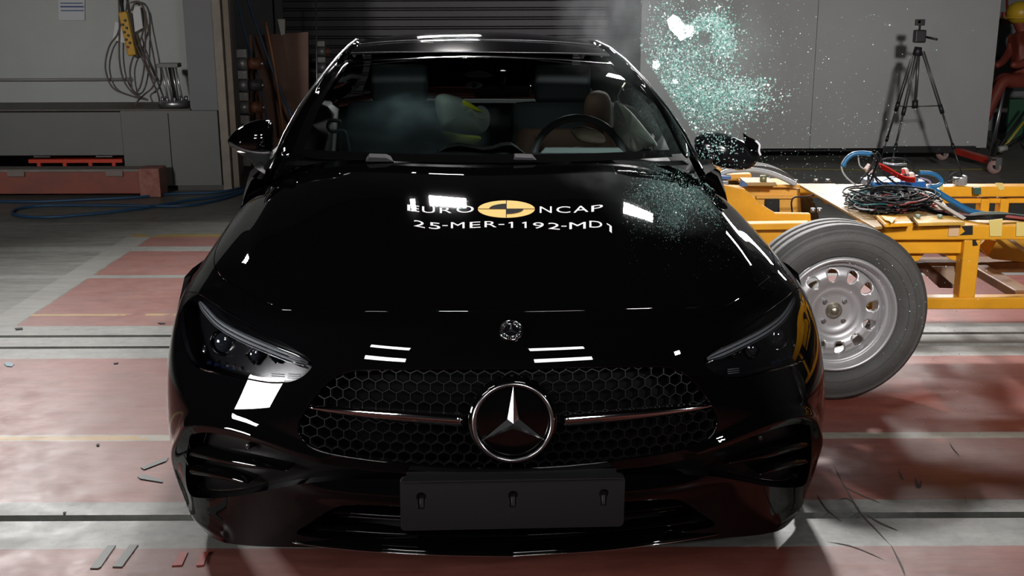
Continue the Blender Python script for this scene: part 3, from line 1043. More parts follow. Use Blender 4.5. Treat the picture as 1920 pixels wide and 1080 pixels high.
# pillars + roof rails: ridge loft from glass edge, over the ridge, to the door frame
for sg in (-1, 1):
    g = MB(); rows = []
    Ys = [1.40, 1.46, 1.53, 1.6, 1.68, 1.75, 1.85, 1.95, 2.07, 2.2, 2.3, 2.45, 2.6, 2.8, 3.0, 3.2, 3.4, 3.6]
    for Y in Ys:
        rx, rz = lerp_tab(ridge, Y)
        if Y <= 2.3: gx, gz = lerp_tab(gedge, Y)
        else: gx, gz = rx - .035, rz - .012
        rows.append([(sg * (gx - .006), Y, gz - .012), (sg * gx, Y, gz + .004), (sg * (gx * .5 + rx * .5), Y, (gz + rz) / 2 + .004), (sg * (rx - .012), Y, rz - .004), (sg * rx, Y, rz - .014), (sg * (rx + .006), Y, rz - .035), (sg * (rx + .002), Y, rz - .065)])
    g.grid(rows)
    cobj(g, 'pillar_rail', paint, sub=1)
    g = MB(); P_ = []
    for Y in Ys[1:]:
        rx, rz = lerp_tab(ridge, Y)
        P_.append((sg * (rx + .004), Y, rz - .012))
    g.tube(P_, .006, seg=6); cobj(g, 'roof_gutter', satin)
    # door glass
    if True:
        g = MB(); rows = []
        Y0, Y1 = (1.46, 4.1) if sg < 0 else (2.75, 3.9)
        for Y in np.linspace(Y0, Y1, 12):
            rx, rz = lerp_tab(ridge, Y)
            rows.append([(sg * (rx + .002 + (.868 - rx) * k), Y, rz - .06 + (.915 - rz + .06) * k) for k in np.linspace(0, 1, 5)])
        g.grid(rows); cobj(g, 'door_glass', glassmat('door_glass', (.10, .11, .11), refl=.9))
    g = MB(); g.beam((sg * .60, 2.72, 1.30), (sg * .87, 2.62, .94), .06, .02, up=(0, 1, 0)); cobj(g, 'door_pillar', gloss)
# rear window and boot
g = MB(); rows = []
for Y, z, hw in ((3.4, 1.362, .54), (3.7, 1.268, .56), (4.0, 1.155, .60), (4.3, 1.04, .66)):
    rows.append([(s * hw, Y, z - .04 * s * s) for s in np.linspace(-1, 1, 11)])
g.grid(rows); cobj(g, 'rear_window', glassmat('rear_glass', (.12, .13, .13), refl=1))
g = MB(); rows = []
for Y, z, hw in ((4.3, 1.04, .66), (4.45, 1.01, .80), (4.62, .985, .84), (4.68, .92, .86), (4.70, .7, .88), (4.72, .45, .90), (4.66, .22, .86)):
    rows.append([(s * hw, Y - .12 * s ** 4, z - .05 * s ** 4) for s in np.linspace(-1, 1, 13)])
g.grid(rows); cobj(g, 'boot', paint, sub=1)
def side_x(Y, z):
    b = float(np.interp(Y, [.75, 1.0, 1.25, 1.5, 2.5, 3.7, 4.3, 4.6], [1.003, .975, .955, .948, .95, .955, .93, .86]))
    k = float(np.interp(z, [.15, .3, .5, .7, .8, .9, .95], [-.035, -.01, .006, 0, -.012, -.045, -.08]))
    if Y < 1.5: k = min(k, 0) if z > .66 else k
    return b + k
for sg in (-1, 1):
    out2 = [(.76, .60)] + [(float(y_), float(np.interp(y_, [.78, .84, .92, 1.13, 1.25, 1.37, 1.5], [.635, .69, .70, .70, .70, .70, .70]))) for y_ in (.84, .92, 1.02, 1.13, 1.25, 1.37, 1.49)]
    out2 += [(1.50, .93), (4.25, .95), (4.6, .93), (4.62, .25), (4.24, .2)]
    out2 += [(3.86 + .36 * math.cos(a), .33 + .36 * math.sin(a)) for a in np.linspace(0, PI, 18)] + [(3.5, .18), (1.46, .18)]
    out2 += [(1.09 + .36 * math.cos(a), .33 + .36 * math.sin(a)) for a in np.linspace(0, PI, 18)] + [(.73, .45)]
    V2 = [Vector(p) for p in out2]; E2 = [(i, (i + 1) % len(out2)) for i in range(len(out2))]
    for a in np.arange(.75, 4.65, .12):
        for b in np.arange(.2, .95, .06):
            q = (float(a), float(b))
            if inside(q, out2) and dist_poly(q, out2) > .03: V2.append(Vector(q))
    r_ = geometry.delaunay_2d_cdt(V2, E2, [], 0, 1e-6)
    P2 = [(v.x, v.y) for v in r_[0]]
    fs = [tuple(f) for f in r_[2] if inside((sum(P2[i][0] for i in f) / 3, sum(P2[i][1] for i in f) / 3), out2)]
    g = MB(); g.add([(sg * side_x(*p), p[0], p[1]) for p in P2], fs, True)
    cobj(g, 'flank', paint)
    g = MB(); g.grid([[(sg * x_, Y, z) for x_, z in ((.868, .945), (.80, .90), (.80, .3))] for Y in (1.5, 4.3)]); cobj(g, 'door_inner', matteb)
# underfloor + wheel tubs close the body
g = MB(); g.box((0, 2.6, .2), (1.5, 3.9, .06)); g.box((0, .62, .42), (1.2, .06, .5)); cobj(g, 'underbody', matteb)
# door mirror base triangle, wheels
def car_wheel(x, Y):
    wl_ = thing('wheel', None, None); wl_.parent = car; wl_.location = (x, Y, .33)
    for k in ('label', 'category'):
        if k in wl_: del wl_[k]
    s_ = 1 if x > 0 else -1
    g = MB(); g.lathe([(.22, -.11), (.30, -.112), (.325, -.09), (.33, 0), (.325, .09), (.30, .112), (.22, .11)], axis=(1, 0, 0), seg=40); g.build('tyre', rubber, wl_)
    g = MB(); g.lathe([(.225, -.1), (.21, 0), (.225, .1), (.21, .105), (.20, .05)], axis=(s_, 0, 0), seg=40)
    for k in range(5):
        a = 2 * PI * k / 5
        g.beam((s_ * .08, .04 * math.cos(a), .04 * math.sin(a)), (s_ * .075, .21 * math.cos(a), .21 * math.sin(a)), .045, .02, up=(s_, 0, 0))
    g.cyl((s_ * .05, 0, 0), (s_ * .09, 0, 0), .05); g.build('rim', satin, wl_)
for x_, Y_ in ((-.80, 1.09), (.80, 1.09), (-.80, 3.86), (.80, 3.86)): car_wheel(x_, Y_)

# ---- wipers
wip = mat('wiper_grey', (.02, .02, .022), .75, spec=.1)
for px0_, px1_, arm in ((686, 738, [(738,303),(800,306),(870,304),(935,300)]), (960, 1012, [(1012,303),(1040,304),(1075,306)])):
    wp = thing('wiper', None, None); wp.parent = car
    for k in ('label', 'category'):
        if k in wp: del wp[k]
    a, b, c, d_ = [L(px, py, Y=1.395) for px, py in ((px0_, 303), (px0_ + 6, 295), (px1_ - 14, 296), (px1_, 303))]
    g = MB(); q = [a, b, c, d_]
    g.add(q + [p + Vector((0, .03, .01)) for p in q], [(0, 1, 2, 3), (4, 7, 6, 5), (0, 4, 5, 1), (1, 5, 6, 2), (2, 6, 7, 3), (3, 7, 4, 0)])
    g.build('wiper_pivot', wip, wp)
    g = MB(); g.tube(smooth_path([L(px, py, Y=1.40) for px, py in arm], 5), .0035, seg=6); g.build('wiper_arm', mat('wiper_arm', (.12, .12, .13), .25, metal=.5), wp)

# ---- door mirrors
def ellip_shell(path, n=18):
    """loft of superellipse sections: (centre, half-width vector, half-height vector)"""
    rows = []
    for c_, U_, V_ in path:
        row = []
        for k in range(n):
            a = 2 * PI * k / n; ca, sa = math.cos(a), math.sin(a)
            row.append(Vector(c_) + Vector(U_) * (abs(ca) ** .8 * (1 if ca > 0 else -1)) + Vector(V_) * (abs(sa) ** .8 * (1 if sa > 0 else -1)))
        rows.append(row)
    return rows
def mirror_left():
    mr = thing('door_mirror', None, None); mr.parent = car
    for k in ('label', 'category'):
        if k in mr: del mr[k]
    # outline columns in the photo: x, top, bottom
    cols = [(427,262,267),(432,252,273),(445,240,279),(462,230,284),(480,224,287),(498,222,288),(508,226,287),(512,236,283)]
    rows = []
    for i, (x_, t_, b_) in enumerate(cols):
        A_ = L(x_, t_, Y=1.76); B_ = L(x_, b_, Y=1.74)
        c_ = (A_ + B_) / 2; V_ = (A_ - B_) / 2
        dp = (.012, .03, .05, .065, .072, .07, .055, .03)[i]
        rows.append((c_, (0, dp, 0), V_))
    g = MB(); g.grid(ellip_shell(rows), closed_u=True)
    lo = ellip_shell(rows); g.add(lo[0], [tuple(range(18))]); g.add(lo[-1], [tuple(range(18))])
    g.build('mirror_housing', paint, mr, sub=1)
    g = MB(); pts = [L(px, py, Y=1.70) for px, py in ((429,268),(445,277),(468,284),(492,287),(508,286))]
    g.tube(smooth_path(pts, 5), [.003] + [.008] * 19 + [.004], seg=8); g.build('mirror_trim', mat('mirror_lower', (.05, .05, .052), .2, spec=.7), mr)
    a, b = L(478, 284, Y=1.74), L(503, 322, Y=1.66)
    g = MB(); g.grid(ellip_shell([(a, (.07, 0, 0), (0, .04, 0)), ((a + b) / 2 + Vector((0, 0, .01)), (.045, 0, 0), (0, .035, 0)), (b, (.035, 0, 0), (0, .03, 0))]), closed_u=True)
    g.build('mirror_stalk', mat('mirror_stalk', (.03, .03, .031), .3), mr)
mirror_left()
def mirror_right():
    mr = thing('door_mirror', None, None); mr.parent = car
    for k in ('label', 'category'):
        if k in mr: del mr[k]
    cols = [(1302,262,276),(1308,252,292),(1322,247,304),(1342,246,312),(1362,250,317),(1384,258,320),(1402,268,318),(1414,282,310),(1420,290,300)]
    rows = []
    for i, (x_, t_, b_) in enumerate(cols):
        A_ = L(x_, t_, Y=1.76); B_ = L(x_, b_, Y=1.74)
        rows.append(((A_ + B_) / 2, (0, (.012, .035, .05, .065, .07, .065, .05, .035, .012)[i], 0), (A_ - B_) / 2))
    g = MB(); g.grid(ellip_shell(rows), closed_u=True)
    lo = ellip_shell(rows); g.add(lo[0], [tuple(range(18))]); g.add(lo[-1], [tuple(range(18))])
    g.build('mirror_housing', mat('mirror_scuffed', (.006, .006, .007), .10, noise=.5, nscale=40), mr, sub=1)
    pcs = [(1393,249),(1404,257),(1416,262),(1425,270),(1426,286),(1420,292),(1408,280),(1396,268)]
    f_ = [L(px, py, Y=1.70) for px, py in pcs]
    n_ = len(f_); g = MB(); g.add(f_ + [p + Vector((.004, .02, 0)) for p in f_], [tuple(range(n_)), tuple(reversed(range(n_, 2 * n_)))] + [(i, (i + 1) % n_, (i + 1) % n_ + n_, i + n_) for i in range(n_)])
    g.build('broken_cover', paint, mr)
    g = MB(); g.tube(smooth_path([L(px, py, Y=1.69) for px, py in ((1417,264),(1424,272),(1423,283),(1426,291))], 4), .0045, seg=6)
    g.build('broken_edge', mat('white_break', (.75, .75, .78), .3), mr)
    a, b = L(1320, 296, Y=1.72), L(1300, 318, Y=1.66)
    g = MB(); g.grid(ellip_shell([(a, (.05, 0, 0), (0, .035, 0)), (b, (.03, 0, 0), (0, .03, 0))]), closed_u=True); g.build('mirror_stalk', matteb, mr)
mirror_right()

# ---- inside the cabin
fab = mat('seat_fabric', (.022, .025, .028), .7, bump=.2, bscale=120)
g = MB(); rows = []
for s in np.linspace(-1, 1, 25):
    x = s * .70
    hump = .018 * math.exp(-((x - .36) / .16) ** 2) + .012 * math.exp(-((x + .12) / .10) ** 2)
    rows.append([(x, 1.47 + .06 * s * s, .955), (x, 1.60, .968 + hump), (x, 1.74, .962 + hump), (x, 1.80, .92 + hump), (x, 1.80, .70), (x, 1.78, .5)])
g.grid(rows); dash = cobj(g, 'dashboard', mat('dash_black', (.035, .04, .042), .55))
g = MB()
a_, b_ = L(860, 268, Y=1.80), L(952, 270, Y=1.80)
rows = []
for px, py in [(815,296),(822,286),(838,277),(862,273),(885,277),(905,281),(925,279),(942,273),(960,272),(972,279),(985,290),(992,297)]:
    p = L(px, py, Y=1.74); rows.append([p, p + Vector((0, .10, .0)), p + Vector((0, .10, -.05))])
g.grid(rows); cobj(g, 'instrument_hood', mat('dash_vinyl', (.07, .085, .09), .5), dash)
# pale sheet / display in front of the wheel
q = [L(px, py, Y=1.60) for px, py in ((1014,287),(1170,287),(1160,278),(1022,278))]
g = MB(); g.add(q + [p + Vector((0, .012, .002)) for p in q], [(0, 1, 2, 3), (4, 7, 6, 5), (0, 4, 5, 1), (1, 5, 6, 2), (2, 6, 7, 3), (3, 7, 4, 0)])
cobj(g, 'display_panel', mat('display_grey', (.36, .44, .44), .35), dash)
# steering wheel
sw = thing('steering_wheel', None, None); sw.parent = car
for k in ('label', 'category'):
    if k in sw: del sw[k]
c_ = L(1085, 306, Y=1.92)
tl = Matrix.Rotation(R(-18), 3, 'X')
def swp(a, r, d=0): return c_ + tl @ Vector((r * math.cos(a), d, r * math.sin(a)))
g = MB(); g.tube([swp(a, .190) for a in np.linspace(0, 2 * PI, 48, endpoint=False)], .016, seg=10, closed=True); g.build('wheel_ring', mat('leather_grey', (.13, .145, .15), .45), sw)
g = MB()
for a in (0, PI, -PI / 2): g.beam(swp(a, .16), swp(a, .04), .03, .015, up=(0, 1, 0))
g.lathe([(0, -.03), (.06, -.025), (.07, 0)], c=c_, axis=tl @ Vector((0, 1, 0)), seg=24); g.build('wheel_spokes', mat('spoke_violet', (.06, .055, .08), .4), sw)
# spent driver airbag draped over the wheel hub
def lump(name, pxs, Y, depth, m, parent, seed=1, amp=.006, sub=1):
    """crumpled cushion filling an outline seen in the photo"""
    rnd_ = random.Random(seed)
    n = len(pxs); ctr = (sum(p[0] for p in pxs) / n, sum(p[1] for p in pxs) / n)
    out = curve2(pxs, 3, True); N_ = len(out)
    rows = []
    for ring, (k, d) in enumerate(((1, 0), (.94, -.40), (.76, -.78), (.45, -.96), (.01, -1.0))):
        rows.append([L(ctr[0] + (x - ctr[0]) * k, ctr[1] + (y - ctr[1]) * k, Y=Y + d * depth + rnd_.uniform(-amp, amp) * (ring in (1, 2))) for x, y in out])
    back = [[L(ctr[0] + (x - ctr[0]) * k, ctr[1] + (y - ctr[1]) * k, Y=Y + d * depth) for x, y in out] for k, d in ((.8, .8), (.02, 1.0))]
    g = MB(); g.grid(back[::-1] + rows, closed_u=True)
    return g.build(name, m, parent, sub=sub)
lump('spent_airbag', [(1067,242),(1085,235),(1105,238),(1125,246),(1137,260),(1132,270),(1110,270),(1085,265),(1075,255)], 1.86, .03, mat('airbag_beige', (.42, .33, .25), .8, noise=.4, nscale=25), car, 3)
bag = mat('airbag_white', (.80, .80, .72), .85, noise=.12, nscale=14, bump=.3, bscale=18)
cur = lump('curtain_airbag', [(1155,186),(1180,205),(1198,225),(1218,250),(1236,275),(1215,276),(1200,284),(1187,286),(1170,276),(1158,262),(1147,243),(1146,215),(1150,195)], 1.98, .05, bag, car, 5, amp=.012)
g = MB(); g.tube(smooth_path([L(px, py, Y=1.95) for px, py in ((1172,155),(1163,170),(1158,182),(1162,194))], 5), .003, seg=5); cobj(g, 'airbag_tether', bag, cur)
fs_ = lump('centre_airbag', [(815,180),(830,174),(850,178),(872,186),(888,200),(905,197),(918,208),(921,225),(915,244),(900,253),(885,248),(860,245),(830,242),(820,225),(814,200)], 2.55, .07, mat('airbag_grey', (.36, .40, .36), .8, noise=.15, nscale=10), car, 8)
yel = mat('yellow_cloth', (.62, .64, .03), .7)
lump('airbag_strap', [(866,189),(874,188),(900,205),(904,211),(890,208),(872,199)], 2.46, .01, yel, fs_, 2, amp=0)
lump('airbag_base', [(825,245),(845,248),(870,252),(900,255),(903,262),(885,272),(860,272),(842,268)], 2.48, .03, yel, fs_, 4, amp=0)
# seats
def seat(x, Y, nm='front_seat', lab=None):
    s_ = thing(nm, None, None); s_.parent = car; s_.location = (x, Y, 0)
    for k in ('label', 'category'):
        if k in s_: del s_[k]
    def bl(name, c, d, m=fab, rx=0):
        g = MB(); g.box(c, d, M=Matrix.Rotation(R(rx), 3, 'X'), bev=min(d) * .3); return g.build(name, m, s_, sub=1)
    bl('cushion', (0, 0, .46), (.50, .50, .14)); bl('backrest', (0, .33, .80), (.50, .13, .60), rx=-14)
    bl('head_restraint', (0, .44, 1.17), (.27, .09, .18), rx=-10)
seat(-.37, 2.25); seat(.40, 2.25)
g = MB(); g.box((0, 3.55, .75), (1.2, .15, .55), bev=.05); g.box((0, 3.3, .46), (1.2, .5, .14), bev=.04); cobj(g, 'rear_bench', fab)
# camera housing, mirror
g = MB(); rows = []
cc = [L(px, py, Y=2.10) for px, py in ((868,141),(880,135),(897,132),(912,135),(925,142),(912,145),(897,146),(880,145))]
g.add(cc + [p + Vector((0, .02, 0)) for p in cc], [tuple(range(8)), tuple(reversed(range(8, 16)))] + [(i, (i + 1) % 8, (i + 1) % 8 + 8, i + 8) for i in range(8)])
cobj(g, 'camera_cover', mat('cover_grey', (.28, .28, .26), .5))
c2_ = L(889, 160, Y=2.0)
g = MB(); g.ball(c2_ + Vector((0, .02, 0)), (.034, .02, .014)); lg = cobj(g, 'camera_module', mat('cam_white', (.45, .48, .46), .4))
g = MB(); g.lathe([(.011, 0), (.011, .006), (.008, .006), (.008, 0)], c=c2_, axis=(0, -1, .1), seg=24); g.lathe([(.0, .003), (.006, .003)], c=c2_, axis=(0, -1, .1), seg=16); cobj(g, 'camera_ring', mat('ring_dark', (.01, .01, .01), .3), lg)
g = MB(); m1, m2 = L(985, 165, Y=2.05), L(900, 172, Y=2.05)
g.box((m1 + m2) / 2 + Vector((0, .02, -.005)), (.24, .02, .055), bev=.008); g.tube([(m1 + m2) / 2, (m1 + m2) / 2 + Vector((0, -.01, .08))], .012, seg=8)
cobj(g, 'interior_mirror', mat('imirror', (.008, .008, .009), .2))
# dark belt loop at the passenger side
g = MB(); g.tube(smooth_path([L(px, py, Y=2.35) for px, py in ((640,228),(622,226),(615,236),(622,246),(645,246),(650,260),(655,285))], 5), .009, seg=8); cobj(g, 'belt_loop', mat('belt_dark', (.14, .15, .14), .6))

# ================================================================== THE HALL
def nodes_of(name):
    m = bpy.data.materials.new(name); m.use_nodes = True
    nt = m.node_tree; return m, nt, nt.nodes['Principled BSDF']

def floor_material():
    m, nt, b = nodes_of('hall_floor')
    N, Lk = nt.nodes, nt.links
    tc = N.new('ShaderNodeTexCoord'); sp = N.new('ShaderNodeSeparateXYZ'); Lk.new(tc.outputs['Object'], sp.inputs[0])
    def math_(op, a, b_=None, c=None):
        n = N.new('ShaderNodeMath'); n.operation = op
        for i, v in enumerate((a, b_, c)):
            if v is None: continue
            if isinstance(v, (int, float)): n.inputs[i].default_value = v
            else: Lk.new(v, n.inputs[i])
        return n.outputs[0]
    def noise(scale, detail=6, rough=.6, sx=1, sy=1, off=0):
        mp = N.new('ShaderNodeMapping'); mp.inputs['Scale'].default_value = (sx, sy, 1); mp.inputs['Location'].default_value = (off, off * .7, 0)
        Lk.new(tc.outputs['Object'], mp.inputs[0])
        n = N.new('ShaderNodeTexNoise'); n.inputs['Scale'].default_value = scale; n.inputs['Detail'].default_value = detail; n.inputs['Roughness'].default_value = rough
        Lk.new(mp.outputs[0], n.inputs['Vector']); return n.outputs['Fac']
    def ramp(f, stops):
        r = N.new('ShaderNodeValToRGB'); Lk.new(f, r.inputs[0])
        e = r.color_ramp.elements
        e[0].position, e[0].color = stops[0][0], (*stops[0][1], 1)
        e[1].position, e[1].color = stops[-1][0], (*stops[-1][1], 1)
        for p, c in stops[1:-1]:
            k = e.new(p); k.color = (*c, 1)
        return r.outputs[0]
    def mix(f, a, b_, mode='MIX'):
        n = N.new('ShaderNodeMix'); n.data_type = 'RGBA'; n.blend_type = mode
        if isinstance(f, (int, float)): n.inputs[0].default_value = f
        else: Lk.new(f, n.inputs[0])
        for i, v in ((6, a), (7, b_)):
            if isinstance(v, tuple): n.inputs[i].default_value = (*v, 1)
            else: Lk.new(v, n.inputs[i])
        return n.outputs[2]
    x, y = sp.outputs[0], sp.outputs[1]
    wob = math_('MULTIPLY', math_('SUBTRACT', noise(6), .5), .02)
    xw = math_('ADD', x, wob); yw = math_('ADD', y, wob)
    def band(v, a, b_): return math_('MULTIPLY', math_('GREATER_THAN', v, a), math_('LESS_THAN', v, b_))
    fine = noise(26, 8, .7); big = noise(1.6, 5, .6); streak = noise(9, 8, .7, sx=.35, sy=1.6, off=3)
    redc = ramp(streak, [(.25, (.22, .048, .034)), (.45, (.31, .078, .055)), (.6, (.34, .092, .066)), (.8, (.42, .15, .12))])
    worn = ramp(noise(3.0, 8, .75, sx=.6, off=7), [(.45, (0, 0, 0)), (.72, (1, 1, 1))])
    left_glare = N.new('ShaderNodeMapRange'); Lk.new(x, left_glare.inputs[0]); left_glare.inputs[1].default_value = .9; left_glare.inputs[2].default_value = -1.4; left_glare.inputs[3].default_value = .05; left_glare.inputs[4].default_value = .50  # lamp glare painted into the red towards the left, patchy with wear
    redc = mix(math_('MULTIPLY', math_('ADD', .55, math_('MULTIPLY', worn, .45)), left_glare.outputs[0]), redc, (.34, .235, .215))
    conc = ramp(streak, [(.25, (.14, .145, .13)), (.5, (.24, .245, .22)), (.75, (.36, .36, .33))])
    strip = ramp(fine, [(.3, (.27, .28, .26)), (.55, (.36, .37, .35)), (.8, (.43, .43, .41))])
    # painted zone
    far = math_('LESS_THAN', yw, 7.47)
    inred = math_('MULTIPLY', far, math_('MAXIMUM', math_('GREATER_THAN', xw, -2.45), math_('LESS_THAN', yw, 4.80)))
    base = mix(inred, conc, redc)
    for a, c in ((2.985, 3.30), (4.79, 5.31), (7.02, 7.16)):
        base = mix(band(yw, a, c), base, strip)
    base = mix(band(yw, 6.30, 6.37), base, (.33, .34, .32))
    base = mix(math_('MULTIPLY', band(yw, 3.815, 3.875), 1), base, ramp(fine, [(.3, (.40, .36, .26)), (.7, (.50, .48, .42))]))
    yl = math_('MULTIPLY', band(yw, 3.825, 3.862), math_('MULTIPLY', math_('LESS_THAN', x, 0), math_('GREATER_THAN', noise(5, 3, .5, off=11), .40)))
    base = mix(yl, base, (.58, .36, .12))
    y2 = math_('MULTIPLY', band(yw, 5.50, 5.53), math_('MULTIPLY', math_('LESS_THAN', x, 0), math_('GREATER_THAN', noise(7, 3, .5, off=17), .42)))
    base = mix(y2, base, (.52, .36, .14))
    y3 = math_('MULTIPLY', band(yw, 7.46, 7.56), math_('MULTIPLY', math_('GREATER_THAN', x, -2.6), math_('GREATER_THAN', noise(2.5, 2, .5, off=23), .45)))
    base = mix(y3, base, (.35, .24, .05))
    base = mix(math_('MULTIPLY', band(xw, -2.62, -2.46), band(yw, 5.33, 7.47)), base, (.34, .34, .31))
    # light blue patch, crack, dirt
    base = mix(math_('MULTIPLY', band(xw, -4.15, -3.45), band(yw, 6.72, 6.86)), base, (.26, .31, .33))
    dirt = ramp(noise(2.1, 7, .7, off=31), [(.40, (1, 1, 1)), (.72, (.74, .72, .69))])
    base = mix(.6, base, dirt, 'MULTIPLY')
    grain = ramp(noise(16, 10, .8, sx=.30, sy=1.3, off=41), [(.30, (.72, .72, .72)), (.5, (.97, .97, .97)), (.72, (1.22, 1.2, 1.18))])
    base = mix(.9, base, grain, 'MULTIPLY')
    spk = ramp(noise(70, 2, .5, off=5), [(.26, (.25, .25, .25)), (.33, (1, 1, 1))])
    base = mix(.3, base, spk, 'MULTIPLY')
    # far hall floor is dark sealed concrete
    base = mix(math_('GREATER_THAN', yw, 8.0), base, mix(.5, base, (.045, .045, .04)))
    Lk.new(base, b.inputs['Base Color'])
    Lk.new(ramp(noise(7, 6, .7, off=9), [(.3, (.38,) * 3), (.7, (.56,) * 3)]), b.inputs['Roughness'])
    bp = N.new('ShaderNodeBump'); bp.inputs['Strength'].default_value = .25; bp.inputs['Distance'].default_value = .004
    Lk.new(streak, bp.inputs['Height']); Lk.new(bp.outputs[0], b.inputs['Normal'])
    return m

# floor plates with real slots for the guide rails between them
XL, XR, YF, YB = -9.0, 9.0, -4.0, 14.4
fl = MB()
ys = [YF, 3.166, 3.208, 4.938, 4.974, 5.118, 5.156, YB]
for i in range(0, len(ys), 2): fl.box(((XL + XR) / 2, (ys[i] + ys[i + 1]) / 2, -.04), (XR - XL, ys[i + 1] - ys[i], .08))
fl.box(((XL + XR) / 2, (YF + YB) / 2, -.10), (XR - XL, YB - YF, .02))
floor = struct('floor', fl, floor_material())
rl = MB()
for a_, b_ in ((3.166, 3.208), (4.938, 4.974), (5.118, 5.156)): rl.box(((XL + XR) / 2, (a_ + b_) / 2, -.062), (XR - XL, b_ - a_ - .002, .05))
struct('trim_1', rl, mat('slot_dark', (.012, .011, .010), .6, spec=.2))
wm = mat('hall_wall', (.19, .195, .185), .7, noise=.12, nscale=3)
dk = mat('dark_wall', (.012, .012, .014), .7)
struct('ceiling', MB().box((0, 5.2, 6.6), (18.2, 18.6, .1)), dk)
struct('wall_left', MB().box((XL - .05, 5.2, 3.25), (.1, 18.6, 6.7)), dk)
struct('wall_right', MB().box((XR + .05, 5.2, 3.25), (.1, 18.6, 6.7)), mat('white_wall', (.42, .43, .42), .7, noise=.08, nscale=3))
struct('wall_front', MB().box((0, YF - .05, 3.25), (18.2, .1, 6.7)), dk)
struct('wall_back', MB().box((0, YB + .05, 3.25), (18.2, .1, 6.7)), mat('back_wall', (.10, .10, .10), .8, noise=.2, nscale=2))
struct('wall_side', MB().box((6.6, 13.7, 1.8), (3.7, .12, 3.6)), mat('side_wall', (.17, .18, .18), .7, noise=.1, nscale=3))

# roller shutter of the back gate
sh = thing('roller_shutter', 'dark ribbed roller shutter closing the gateway behind the car roof', 'shutter', (-.45, 14.2, 0))
g = MB(); rows = []
z = .0
while z < 3.6:
    rows += [[(-2.35, 0, z), (2.35, 0, z)], [(-2.35, -.022, z + .015), (2.35, -.022, z + .015)], [(-2.35, -.022, z + .085), (2.35, -.022, z + .085)], [(-2.35, 0, z + .10), (2.35, 0, z + .10)]]
    z += .112
g.grid(rows, smooth=False); g.build('slat_curtain', mat('shutter_slats', (.036, .034, .040), .45, metal=.3, noise=.15, nscale=2), sh)
for s_ in (-1, 1): MB().box((s_ * 2.4, -.01, 1.8), (.10, .09, 3.6)).build('guide_rail', mat('rail_dark', (.05, .05, .052), .5), sh)

# ---- left side: grey machine block, shelf and wall panel
gry = mat('cabinet_grey', (.145, .15, .145), .55, noise=.06, nscale=3)
panelm = mat('panel_offwhite', (.38, .40, .385), .6, noise=.06, nscale=4, bump=.05)
t = thing('machine_enclosure', 'grey steel machine enclosure with off-white upper panel behind the red floor beam', 'enclosure', (-3.4, 9.6, 0))
def TB(c, d, name, m, parent=t, o=(-3.4, 9.6, 0), bev=.004):
    return MB().box((c[0] - o[0], c[1] - o[1], c[2] - o[2]), d).build(name, m, parent, bevel=bev)
TB((-4.75, 10.14, 1.62), (4.1, .1, 1.96), 'upper_panel', panelm)
TB((-2.855, 9.80, .355), (.81, .80, .63), 'lower_cabinet', gry)
TB((-4.9, 9.80, .48), (3.28, .80, .36), 'lower_cabinet', gry)
TB((-4.65, 9.78, .676), (3.95, .74, .016), 'shelf_top', mat('shelf_brown', (.12, .105, .09), .6, noise=.3, nscale=7))
TB((-2.565, 9.82, 1.7), (.235, .76, 2.1), 'column', mat('column_grey', (.165, .17, .175), .6, noise=.06, nscale=3))
TB((-2.62, 9.45, .02), (.42, .08, .045), 'plinth', mat('plinth_dark', (.07, .07, .065), .7))
TB((-4.6, 9.6, .69), (2.4, .02, .035), 'shelf_edge', mat('edge_grey', (.16, .16, .155), .6)) if False else None
TB((-2.86, 9.395, .35), (.006, .004, .60), 'door_gap', matteb)
post = thing('door_post', 'tall pale cream painted post at the right edge of the grey enclosure', 'post', (-2.37, 9.42, 0))
MB().box((-.03, 0, 1.35), (.07, .07, 2.7)).build('outer_post', mat('post_cream', (.24, .21, .17), .6, noise=.3, nscale=5), post, bevel=.004)
MB().box((.035, .05, 1.35), (.05, .07, 2.7)).build('inner_post', mat('post_brown', (.17, .135, .10), .6, noise=.3, nscale=5), post, bevel=.004)

# conduit on the panel
g = MB(); a, b = W(0, 149, y=10.06), W(243, 149, y=10.06)
a.z = b.z; g.tube([a + Vector((-1, 0, 0)), b], .013, seg=8); g.tube([b, b + Vector((0, .04, 0))], .024, seg=8)
tag(g.build('wall_conduit', mat('conduit_grey', (.22, .215, .20), .5)), 'thin horizontal grey conduit running along the off-white panel behind the hanging cable', 'pipe')
# notice
n_ = thing('notice_sheet', 'white printed notice sheet with blue bars on the off-white panel', 'notice')
q = [W(px, py, y=10.075) for px, py in ((108, -40), (158, -40), (159, 38), (110, 38))]
def sheet(q, th=.003):
    g = MB(); g.add(q + [p + Vector((0, th, 0)) for p in q], [(0, 1, 2, 3), (4, 7, 6, 5), (0, 4, 5, 1), (1, 5, 6, 2), (2, 6, 7, 3), (3, 7, 4, 0)]); return g
sheet(q).build('paper', mat('paper', (.50, .51, .53), .7), n_)
g = MB()
for y0, y1, x0, x1 in ((5, 7, 113, 155), (11, 14, 113, 157), (19, 21, 114, 157), (-8, -6, 113, 155), (-20, -17, 113, 150)):
    g.add([W(px, py, y=10.073) for px, py in ((x0, y0), (x1, y0), (x1, y1), (x0, y1))], [(0, 1, 2, 3)])
g.build('printed_bars', mat('print_blue', (.05, .09, .22), .6), n_)['kind'] = 'stuff'
# paper labels behind the pendant
for k, (pts, lb) in enumerate(((((216, 40), (232, 48), (236, 82), (211, 74)), 'small white paper tag hanging left of the yellow pendant control'), (((248, 14), (262, 11), (268, 52), (253, 60)), 'white paper tag hanging inside the cable loop right of the yellow pendant'))):
    tag(sheet([W(px, py, y=10.0) for px, py in pts]).build('paper_tag', mat('paper2', (.62, .63, .63), .8)), lb, 'paper tag')

